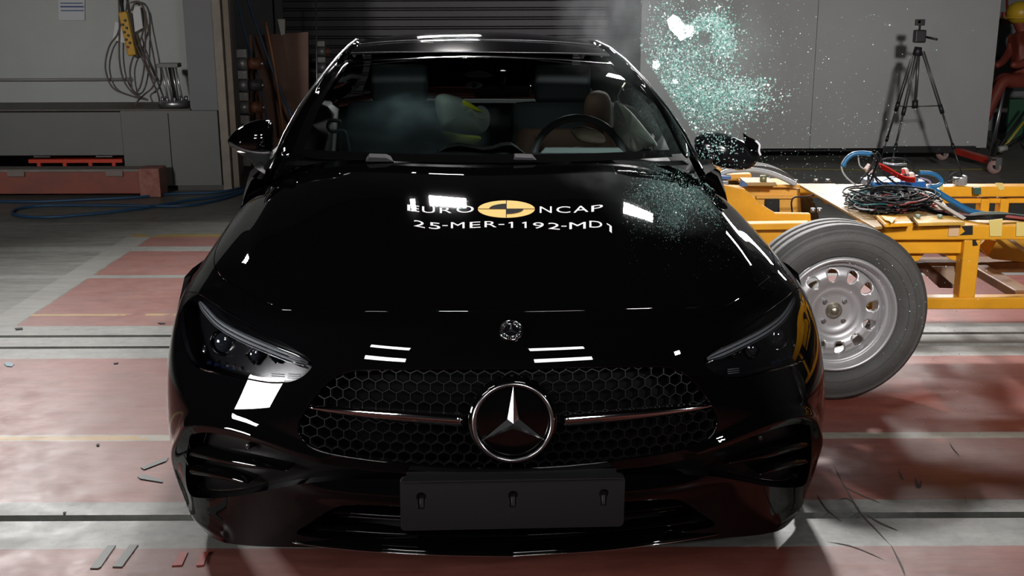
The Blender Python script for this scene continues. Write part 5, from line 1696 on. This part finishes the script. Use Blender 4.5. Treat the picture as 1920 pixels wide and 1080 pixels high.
# wheels
def trolley_wheel(cx, cy, cz, name='wheel'):
    wh = thing(name, None, None)
    for k in ('label', 'category'):
        if k in wh: del wh[k]
    wh.parent = tr; wh.location = Vector((cx, cy, cz)) - TRO
    wh.rotation_euler = (0, 0, R(3))
    RT = .355
    prof = [(.212, -.02), (.222, -.055), (.235, -.082), (.262, -.100), (.290, -.106), (.318, -.103), (.333, -.095), (.335, -.097), (.343, -.088), (.350, -.076)]
    tread = []
    for y0 in (-.052, 0, .052): tread += [(RT, y0 - .021), (RT, y0 + .021), (RT - .007, y0 + .0215), (RT - .007, y0 + .0305)]
    back = [(r_, -y_) for r_, y_ in reversed(prof)]
    g = MB(); g.lathe(prof + tread + back, axis=(0, 1, 0), seg=72)
    for r_ in (.300, .272): g.tube([(r_ * math.cos(a), -.1055 if r_ > .29 else -.1025, r_ * math.sin(a)) for a in np.linspace(0, 2 * PI, 72, endpoint=False)], .0016, seg=4, closed=True)
    g.build('tyre', mat('tyre_dusty', (.085, .083, .080), .62, noise=.22, nscale=9, bump=.15, bscale=90), wh)
    rimm = mat('rim_silver', (.56, .55, .56), .42, metal=.6, noise=.06, nscale=10)
    g = MB(); g.lathe([(.232, -.083), (.228, -.094), (.220, -.096), (.214, -.084), (.207, -.060), (.203, -.056), (.196, -.060), (.190, -.050), (.186, -.02), (.186, .06), (.20, .09), (.222, .095)], axis=(0, 1, 0), seg=72)
    g.build('rim_barrel', rimm, wh)
    def dep(r_): return float(np.interp(r_, [0, .045, .075, .085, .092, .105, .125, .150, .170, .185, .192], [-.020, -.020, -.022, -.030, -.028, -.030, -.046, -.052, -.044, -.026, -.02]))
    out = [(.192 * math.cos(a), .192 * math.sin(a)) for a in np.linspace(0, 2 * PI, 72, endpoint=False)]
    hol = []
    for k in range(12):
        a0 = R(9 + 30 * k); cc = (.149 * math.cos(a0), .149 * math.sin(a0))
        hol.append([(cc[0] + math.cos(a0) * .027 * math.cos(b) - math.sin(a0) * .021 * math.sin(b) * (1 + .22 * math.cos(b)), cc[1] + math.sin(a0) * .027 * math.cos(b) + math.cos(a0) * .021 * math.sin(b) * (1 + .22 * math.cos(b))) for b in np.linspace(0, 2 * PI, 16, endpoint=False)])
    V2 = [Vector(p) for p in out]; E2 = [(i, (i + 1) % 72) for i in range(72)]
    for hh in hol:
        o_ = len(V2); V2 += [Vector(p) for p in hh]; E2 += [(o_ + i, o_ + (i + 1) % 16) for i in range(16)]
    for r_ in (.0, .03, .045, .06, .075, .085, .092, .105, .112, .119, .126, .133, .141, .149, .157, .165, .172, .179, .185):
        for a in np.linspace(0, 2 * PI, 96 if r_ > .1 else 48, endpoint=False):
            p = (r_ * math.cos(a), r_ * math.sin(a))
            if r_ > .11 and any(math.dist(p, (.149 * math.cos(R(9 + 30 * k)), .149 * math.sin(R(9 + 30 * k)))) < .032 and (inside(p, hol[k]) or dist_poly(p, hol[k]) < .003) for k in range(12)): continue
            V2.append(Vector(p))
            if r_ == 0: break
    rr = geometry.delaunay_2d_cdt(V2, E2, [], 0, 1e-6)
    P2 = [(v.x, v.y) for v in rr[0]]
    fs = [tuple(f) for f in rr[2] if not any(inside((sum(P2[i][0] for i in f) / 3, sum(P2[i][1] for i in f) / 3), hh) for hh in hol)]
    g = MB(); g.add([(p[0], dep(math.hypot(*p)), p[1]) for p in P2], fs, True)
    for hh in hol:
        n_ = len(hh); ring = [Vector((p[0], dep(math.hypot(*p)), p[1])) for p in hh]
        g.grid([ring, [p + Vector((0, .012, 0)) for p in ring]], closed_u=True)
    g.build('rim_disc', rimm, wh)
    g = MB(); g.lathe([(0, -.046), (.012, -.045), (.022, -.038), (.027, -.026), (.033, -.024), (.034, -.02)], axis=(0, 1, 0), seg=32); g.build('hub_cap', mat('hub_brass', (.42, .38, .30), .3, metal=.85), wh)
    for k in range(4):
        a = R(45 + 90 * k); g = MB(); g.cyl((.056 * math.cos(a), -.034, .056 * math.sin(a)), (.056 * math.cos(a), -.018, .056 * math.sin(a)), .0085, seg=6); g.build('wheel_nut', steel, wh)
    g = MB(); g.cyl((0, .0, 0), (0, .16, 0), .08, seg=24); g.build('brake_drum', mat('drum_dark', (.03, .028, .028), .6), wh)
    return wh
trolley_wheel(1.272, 4.29, .357)
trolley_wheel(4.25, 4.29, .357)
trolley_wheel(1.272, 5.88, .357).rotation_euler = (0, 0, PI)
tb(1.22, 1.32, 4.40, 5.78, .31, .40, 'axle_beam', mat('axle_dark', (.04, .035, .03), .6))

# ---- instruments riding on the deck
bxm = mat('logger_blue', (.01, .09, .28), .35)
lgr = thing('data_logger', 'flat blue data logger box with metal connectors on the yellow trolley deck', 'data logger')
def gp(pxs, y, th, name, m, par, bev=.003):
    q = [W(px, py, y=y) for px, py in pxs]; n = len(q)
    g = MB(); g.add(q + [p + Vector((0, th, 0)) for p in q], [tuple(range(n)), tuple(reversed(range(n, 2 * n)))] + [(i, (i + 1) % n, (i + 1) % n + n, i + n) for i in range(n)])
    return g.build(name, m, par, bevel=bev)
gp([(1632,342),(1736,340),(1738,354),(1634,355)], 5.1, .16, 'blue_case', bxm, lgr)
gp([(1642,355),(1700,354),(1698,368),(1646,368)], 5.12, .14, 'white_case', mat('case_white', (.48, .50, .52), .4), lgr)
gp([(1598,398),(1735,392),(1745,400),(1600,404)], 4.75, .1, 'base_board', mat('board_white', (.48, .46, .42), .5), lgr)
tag(sheet([W(px, py, z=zz) for px, py, zz in ((1748,376,.74),(1760,378,.74),(1812,408,.70),(1806,412,.69),(1765,392,.69))], .004).build('white_board', mat('paper_white', (.55, .52, .5), .6)), 'white card poking out right of the cable bundle on the trolley', 'card')
for i, (px, py, hgt) in enumerate(((1628,334,16),(1636,336,14),(1672,341,11),(1691,335,16),(1706,341,9),(1719,335,13),(1727,341,9),(1661,343,8),(1683,343,8))):
    a, b = W(px, py + hgt / 2 + 5, y=5.15), W(px, py - hgt / 2, y=5.15)
    MB().tube([a, a.lerp(b, .5), a.lerp(b, .5), b], [.010, .010, .0075, .0075], seg=10).build('metal_connector', mat('conn_metal', (.55, .57, .60), .25, metal=.8), lgr)
for pxs in ([(1624,318),(1632,308),(1638,316),(1636,324),(1628,326)], [(1696,318),(1703,316),(1706,324),(1700,328)], [(1705,326),(1715,324),(1716,332),(1706,334)]):
    gp(pxs, 5.05, .04, 'pink_plug', mat('plug_pink', (.58, .42, .36), .5), lgr)
gp([(1692,317),(1697,316),(1696,328),(1692,327)], 5.04, .02, 'red_plug', mat('plug_red', (.6, .03, .02), .4), lgr)
rn = random.Random(11)
def coil(n, m, name, par, cx0, cx1, cy0, cy1, rx0, rx1, ry0, ry1, y0, y1, rad, seg=14):
    g = MB()
    for i in range(n):
        cx, cy = rn.uniform(cx0, cx1), rn.uniform(cy0, cy1); rx, ry = rn.uniform(rx0, rx1), rn.uniform(ry0, ry1)
        yy = rn.uniform(y0, y1); ph = rn.uniform(0, 6.28); tilt = rn.uniform(-.12, .12)
        P_ = []
        for k in range(seg):
            a = 2 * PI * k / seg
            x_ = cx + rx * math.cos(a) + rn.uniform(-6, 6); y_ = cy + ry * math.sin(a) + tilt * rx * math.cos(a) + rn.uniform(-3, 3)
            P_.append(W(x_, min(y_, 404), y=yy - .10 * math.sin(a)))
        g.tube(smooth_path(P_, 3, True), rad, seg=5, closed=True)
    o = g.build(name, m, par); o['kind'] = 'stuff'; return o
cbm = mat('wire_black', (.008, .008, .009), .6, spec=.25)
wr = thing('cable_bundle', 'tangled bundle of black and dark red measuring cables on the trolley deck', 'cables')
coil(95, cbm, 'black_wires', wr, 1645, 1695, 362, 390, 25, 72, 3, 17, 4.66, 4.98, .0036)
coil(9, mat('wire_red', (.22, .035, .035), .5), 'red_wires', wr, 1650, 1705, 366, 392, 20, 60, 2, 12, 4.66, 4.86, .0042)
coil(3, mat('wire_grey', (.35, .36, .38), .45), 'grey_wires', wr, 1640, 1660, 366, 388, 40, 70, 6, 15, 4.68, 4.9, .0035)
coil(4, mat('wire_teal', (.02, .12, .13), .45), 'teal_wires', wr, 1640, 1660, 366, 388, 45, 72, 6, 15, 4.68, 4.9, .003)
g = MB()
for i in range(14):
    o1, o2 = rn.uniform(-7, 7), rn.uniform(-4, 4)
    P_ = [W(px + o1 * (1 - k * .1), py + o2 + rn.uniform(-1.5, 1.5), y=yy) for k, (px, py, yy) in enumerate(((1690,385,4.75),(1735,392,4.7),(1775,403,4.62),(1815,408,4.55),(1850,408,4.5),(1890,408,4.52),(1925,411,4.52),(1990,412,4.52)))]
    g.tube(smooth_path(P_, 5), .004, seg=5)
o = g.build('lead_wires', cbm, wr); o['kind'] = 'stuff'
g = MB()
for i in range(4):
    o2 = rn.uniform(-2, 3)
    g.tube(smooth_path([W(px, py + o2, y=yy) for px, py, yy in ((1740,392,4.7),(1790,400,4.6),(1830,405,4.55),(1880,405,4.52),(1930,410,4.5),(1990,412,4.5))], 5), .005, seg=5)
o = g.build('red_lead_wires', mat('wire_red', (.3, .05, .05), .5), wr); o['kind'] = 'stuff'
# loose wires standing up around the plugs
loose = [([(1625,330),(1640,300),(1645,285),(1652,300),(1640,330),(1660,352),(1700,360)], cbm, .004), ([(1608,345),(1625,325),(1640,310),(1640,290),(1634,270+20)], cbm, .004), ([(1641,288),(1648,300),(1652,320),(1690,350),(1735,362)], cbm, .005),
         ([(1610,352),(1585,330),(1578,310),(1590,292),(1610,288),(1630,292)], mat('wire_grey', (.35, .36, .38), .45), .004), ([(1628,312),(1640,330),(1660,345),(1700,352)], cbm, .004), ([(1645,295),(1640,320),(1628,345),(1612,360)], cbm, .005),
         ([(1700,360),(1740,352),(1745,345),(1740,338),(1725,334)], mat('wire_violet', (.28, .22, .33), .5), .005), ([(1609,292),(1612,310),(1622,318)], mat('wire_grey', (.35, .36, .38), .45), .003),
         ([(1775,342),(1782,330),(1790,324),(1796,323)], cbm, .0025), ([(1770,345),(1785,338),(1800,334)], cbm, .0025)]
for i, (pts, mm, r_) in enumerate(loose):
    MB().tube(smooth_path([W(px, py, y=5.02 + .01 * i) for px, py in pts], 6), r_, seg=6).build('loose_wire', mm, wr)
for i in range(6):
    P_ = [W(px, py + i * 1.6, y=5.0 + .01 * i) for px, py in ((1648,306),(1665,314),(1685,326),(1700,332),(1716,333))]
    MB().tube(smooth_path(P_, 6), .0035, seg=6).build('bright_red_wire', mat('wire_scarlet', (.62, .03, .02), .4), wr)
g = MB(); g.tube(smooth_path([W(px, py, y=5.25) for px, py in ((1650,304),(1662,298),(1685,297),(1704,302),(1712,312),(1708,322),(1690,330),(1668,326),(1652,314))], 5, True), .005, seg=6, closed=True)
g.build('black_hoop', cbm, wr)
MB().tube([W(1655, 306, y=5.25), W(1680, 309, y=5.25), W(1700, 308, y=5.25)], .006, seg=6).build('steel_bar', mat('conn_metal', (.55, .57, .6), .25, metal=.8), wr)
hose_b = mat('hose_blue', (.015, .12, .27), .4)
for pts, yy, r_, lb, mm in (([(1740,350),(1760,362),(1790,380),(1820,396),(1860,404),(1910,409),(1990,412)], 4.85, .013, 'thick blue sleeved cable running down to the right from the data logger', hose_b),
                        ([(1580,312),(1588,298),(1600,289),(1618,287),(1634,289)], 5.05, .011, 'blue cable arching up over the left end of the cable bundle', hose_b),
                        ([(1724,324),(1745,325),(1760,332),(1766,342),(1755,349),(1740,350)], 5.1, .010, 'blue cable loop at the right end of the data logger', hose_b),
                        ([(1346,330),(1362,322),(1385,319),(1415,319),(1445,325),(1470,335),(1492,346)], 5.35, .012, 'pale grey cable arching over the nose of the yellow trolley', mat('hose_pale', (.36, .37, .38), .4)),
                        ([(1486,402),(1484,380),(1490,370),(1510,369),(1530,366),(1545,372)], 5.2, .004, 'thin black wire looped on the trolley nose beside the pale deck plate', cbm),
                        ([(1800,412),(1830,402),(1870,400),(1910,405),(1960,410),(1995,412)], 4.7, .008, 'grey green cable lying along the near yellow rail', mat('hose_greygreen', (.12, .15, .13), .5))):
    g = MB(); g.tube(smooth_path([W(px, py, y=yy) for px, py in pts], 6), r_, seg=8); tag(g.build('cable', mm), lb, 'cable')
sn = thing('clamp_sensor', 'small grey clamp sensor standing on the far yellow rail of the trolley', 'sensor')
for px, py, w_, h_ in ((1800, 340, .06, .035), (1792, 338, .02, .03), (1808, 337, .015, .045)): MB().box(W(px, py, y=5.68), (w_, .04, h_), bev=.004).build('clamp_piece', mat('sensor_grey', (.30, .30, .30), .4, metal=.4), sn)

# ---- driver dummy in the car, seen dimly behind the glass
dm = thing('driver_dummy', 'dim brown faced crash test dummy in the driver seat behind the windscreen', 'crash test dummy')
dm.matrix_world = CARW
def D(px, py, Y): return L(px, py, Y=Y)
hc_ = D(1122, 205, 2.42)
P_ = [Vector((.40, 2.40, .56)), Vector((.40, 2.48, .75)), Vector((.40, 2.50, .95)), hc_ + Vector((0, .04, -.12)), hc_, hc_ + Vector((-.01, -.02, .09)),
      Vector((.22, 2.46, .93)), Vector((.18, 2.25, .78)), Vector((.22, 2.0, .85)), Vector((.58, 2.46, .92)), Vector((.62, 2.25, .78)), Vector((.56, 2.0, .85)),
      Vector((.30, 2.05, .60)), Vector((.28, 1.85, .40)), Vector((.52, 2.05, .60)), Vector((.52, 1.85, .40))]
E_ = [(0,1),(1,2),(2,3),(3,4),(4,5),(2,6),(6,7),(7,8),(2,9),(9,10),(10,11),(0,12),(12,13),(0,14),(14,15)]
skin_fig('body', P_, E_, [.15,.14,.13,.05,.075,.055,.07,.05,.04,.07,.05,.04,.085,.06,.085,.06], mat('dummy_skin', (.075, .035, .02), .8), dm)

# ================================================================== SHATTERED DOOR GLASS, DUST
def shard_material():
    m, nt, b = nodes_of('tempered_glass')
    N, Lk = nt.nodes, nt.links
    geo = N.new('ShaderNodeNewGeometry')
    r = N.new('ShaderNodeValToRGB'); Lk.new(geo.outputs['Random Per Island'], r.inputs[0])
    e = r.color_ramp.elements; e[0].position = 0; e[0].color = (.11, .36, .30, 1); e[1].position = 1; e[1].color = (.90, .98, .96, 1)
    k = e.new(.45); k.color = (.38, .67, .61, 1); k = e.new(.72); k.color = (.66, .87, .84, 1)
    Lk.new(r.outputs[0], b.inputs['Base Color'])
    b.inputs['Roughness'].default_value = .12; b.inputs['Specular IOR Level'].default_value = .9
    b.inputs['Transmission Weight'].default_value = .12; b.inputs['IOR'].default_value = 1.45
    return m
shm = shard_material()
rg = random.Random(4)
def shard(g, c, s):
    n = rg.choice((4, 5, 5, 6))
    ax = Vector((rg.gauss(0, 1), rg.gauss(0, 1), rg.gauss(0, 1))).normalized(); u, v = frame_of(ax)
    th = s * rg.uniform(.25, .6); ring = []
    a0 = rg.uniform(0, 6.28)
    for k in range(n):
        a = a0 + 2 * PI * k / n + rg.uniform(-.3, .3); q = s * rg.uniform(.6, 1.15)
        ring.append(c + u * math.cos(a) * q + v * math.sin(a) * q)
    g.add([p - ax * th / 2 for p in ring] + [p + ax * th / 2 for p in ring], [tuple(reversed(range(n))), tuple(range(n, 2 * n))] + [(i, (i + 1) % n, (i + 1) % n + n, i + n) for i in range(n)])
# clusters of the spray: px, py, sigma x, sigma y, share, shard half-size (m)
CL = [(1265, 150, 26, 55, .15, .0037), (1310, 95, 36, 36, .10, .0035), (1345, 60, 16, 22, .08, .004), (1320, 48, 18, 10, .04, .0045), (1358, 85, 12, 16, .04, .004), (1300, 175, 38, 30, .17, .0035), (1355, 185, 36, 22, .13, .0038),
      (1320, 215, 30, 20, .09, .0035), (1395, 180, 28, 18, .06, .004), (1235, 110, 16, 30, .04, .003), (1245, 20, 20, 25, .02, .0025), (1300, 130, 90, 90, .05, .002), (1380, 140, 90, 90, .03, .0018)]
spray = MB()
def mkpt(cx, cy, sx, sy):
    px, py = rg.gauss(cx, sx), rg.gauss(cy, sy)
    return px, py
NSH = 15000
cum = []; t_ = 0
for c in CL: t_ += c[4]; cum.append(t_)
cnt_ = 0
while cnt_ < NSH:
    r0 = rg.random() * t_
    k = next(i for i, a in enumerate(cum) if r0 <= a)
    cx, cy, sx, sy, _, s0 = CL[k]
    px, py = mkpt(cx, cy, sx, sy)
    # void inside the ring and outside the car pillar line
    if ((px - 1320) / 18) ** 2 + ((py - 72) / 15) ** 2 < rg.uniform(.1, 1.3): continue
    lim = 1190 + (py - 80) * .66 if py > 80 else 1190
    if px < lim or py < -60: continue
    p = W(px, py, y=rg.gauss(4.72, .16))
    if p.z < .85: continue
    shard(spray, p, s0 * rg.choice((.35, .45, .6, .8, 1.0, 1.35))); cnt_ += 1
# splinters flying wide, over the trolley and over the floor
for i in range(1500):
    u_ = rg.random()
    if u_ < .55: px, py, yy = rg.gauss(1380, 150), rg.gauss(150, 120), rg.uniform(3.9, 5.6)
    elif u_ < .8: px, py, yy = rg.uniform(1330, 1700), rg.gauss(300, 70), rg.uniform(3.9, 5.2)
    else: px, py, yy = rg.uniform(1550, 1850), rg.uniform(480, 820), rg.uniform(2.9, 3.9)
    if px < 1200 + max(0, py - 80) * .72: continue
    p = W(px, py, y=yy)
    if p.z < .02: continue
    shard(spray, p, rg.uniform(.0008, .0022))
# crumbs on mirror and bonnet
for i in range(260):
    px, py = rg.gauss(1345, 28), rg.gauss(278, 18)
    p = L(px, py, Y=rg.uniform(1.66, 1.69)); shard(spray, CARW @ p, rg.uniform(.0015, .0045))
for i in range(900):
    px, py = rg.gauss(1290, 40), rg.gauss(350, 26)
    if px > 1345 or px < 1150 or py < 318: continue
    u_, v_ = uvpx(px, py)
    (p,), (n,) = S([(u_, v_)]); shard(spray, CARW @ (Vector(p) + Vector(n) * rg.uniform(.001, .004)), rg.uniform(.0006, .0020))
sp_o = tag(spray.build('glass_spray', shm), 'teal cloud of shattered window glass bursting from the right side of the car', 'shattered glass', kind='stuff')

# larger chunks still hanging together
frag_m = shm
lab_f = 'teal chunk of shattered window glass flying in the burst beside the windscreen pillar'
for i in range(44):
    a = rg.uniform(0, 6.28)
    if i < 16: px, py = 1325 + 36 * math.cos(a) + rg.gauss(0, 4), 72 + 34 * math.sin(a) + rg.gauss(0, 4)
    elif i < 32: px, py = rg.gauss(1380, 35), rg.gauss(178, 16)
    else: px, py = rg.gauss(1290, 30), rg.gauss(160, 40)
    lim = 1200 + max(0, py - 80) * .66
    if px < lim: px = lim + 12
    c_ = W(px, py, y=rg.gauss(4.66, .06)); s_ = rg.uniform(.006, .013)
    g = MB()
    ax = Vector((rg.gauss(0, 1), rg.gauss(0, 1), rg.gauss(0, 1))).normalized(); u, v = frame_of(ax)
    for k in range(rg.randint(4, 8)):
        shard(g, c_ + u * rg.gauss(0, s_ * .7) + v * rg.gauss(0, s_ * .7), s_ * .5)
    o = g.build('glass_chunk', frag_m); tag(o, lab_f, 'glass fragment', 'larger chunks in the glass burst')
# panes that catch the rear flood: normals half way between camera and lamp
LAMP = Vector((1.92, 11.5, 5.15))
pane_m = mat('glass_pane', (.5, .62, .6), .04, metal=.9)
for lb, pxs in (('largest glittering glass pane at the top of the burst beside the roof', [(1262,28),(1272,32),(1284,48),(1299,47),(1302,60),(1298,68),(1288,70),(1276,76),(1268,66),(1256,54),(1251,38)]),
                ('small glittering glass flake at the left edge of the burst near the roof pillar', [(1225,116),(1234,114),(1238,122),(1231,130),(1224,126)]),
                ('tiny glittering glass flake in the middle of the burst below the small bright one', [(1262,150),(1268,149),(1272,155),(1265,156)])):
    cxy = (sum(p[0] for p in pxs) / len(pxs), sum(p[1] for p in pxs) / len(pxs))
    c_ = W(*cxy, y=4.7)
    hv = ((LAMP - c_).normalized() + (CAMO - c_).normalized()).normalized()
    vs = []
    for px, py in pxs:
        d_ = pxray(px, py); t_ = (c_ - CAMO).dot(hv) / d_.dot(hv); vs.append(CAMO + d_ * t_)
    n = len(vs); g = MB(); g.add(vs + [p - hv * .003 for p in vs], [tuple(range(n)), tuple(reversed(range(n, 2 * n)))] + [(i, (i + 1) % n, (i + 1) % n + n, i + n) for i in range(n)])
    tag(g.build('glass_flake', pane_m), lb, 'glass fragment')

# ---- drifting haze: airbag smoke in the cabin, glass dust behind the roof edge
def haze(name, c, r, dens, col, lb, nscale=3.0, M=None):
    m = bpy.data.materials.new(name); m.use_nodes = True; nt = m.node_tree; nt.nodes.clear()
    out = nt.nodes.new('ShaderNodeOutputMaterial'); vs_ = nt.nodes.new('ShaderNodeVolumePrincipled')
    vs_.inputs['Color'].default_value = (*col, 1)
    tc = nt.nodes.new('ShaderNodeTexCoord'); gr = nt.nodes.new('ShaderNodeTexGradient'); gr.gradient_type = 'SPHERICAL'
    nt.links.new(tc.outputs['Object'], gr.inputs[0])
    no = nt.nodes.new('ShaderNodeTexNoise'); no.inputs['Scale'].default_value = nscale; no.inputs['Detail'].default_value = 3
    nt.links.new(tc.outputs['Object'], no.inputs['Vector'])
    r1 = nt.nodes.new('ShaderNodeMapRange'); r1.inputs[1].default_value = .35; r1.inputs[2].default_value = .7
    nt.links.new(no.outputs['Fac'], r1.inputs[0])
    m1 = nt.nodes.new('ShaderNodeMath'); m1.operation = 'MULTIPLY'; nt.links.new(gr.outputs['Fac'], m1.inputs[0]); nt.links.new(r1.outputs[0], m1.inputs[1])
    m2 = nt.nodes.new('ShaderNodeMath'); m2.operation = 'MULTIPLY'; m2.inputs[1].default_value = dens; nt.links.new(m1.outputs[0], m2.inputs[0])
    nt.links.new(m2.outputs[0], vs_.inputs['Density']); nt.links.new(vs_.outputs[0], out.inputs['Volume'])
    g = MB(); g.ball((0, 0, 0), 1, seg=24, rings=14); o = g.build(name, m); o.location = c; o.scale = r
    return tag(o, lb, 'smoke', kind='stuff')
haze('airbag_smoke', CARW @ L(765, 262, Y=2.15), (.36, .24, .21), 32.0, (.75, .88, .92), 'pale teal airbag smoke drifting inside the cabin left of the grey airbag')
haze('glass_dust', W(1150, 30, y=5.6), (.30, .25, .42), 1.8, (.85, .88, .92), 'thin pale dust drifting up behind the right end of the car roof')
haze('burst_dust', W(1290, 120, y=4.75), (.42, .25, .45), 1.8, (.80, .92, .90), 'faint pale dust inside the burst of window glass')
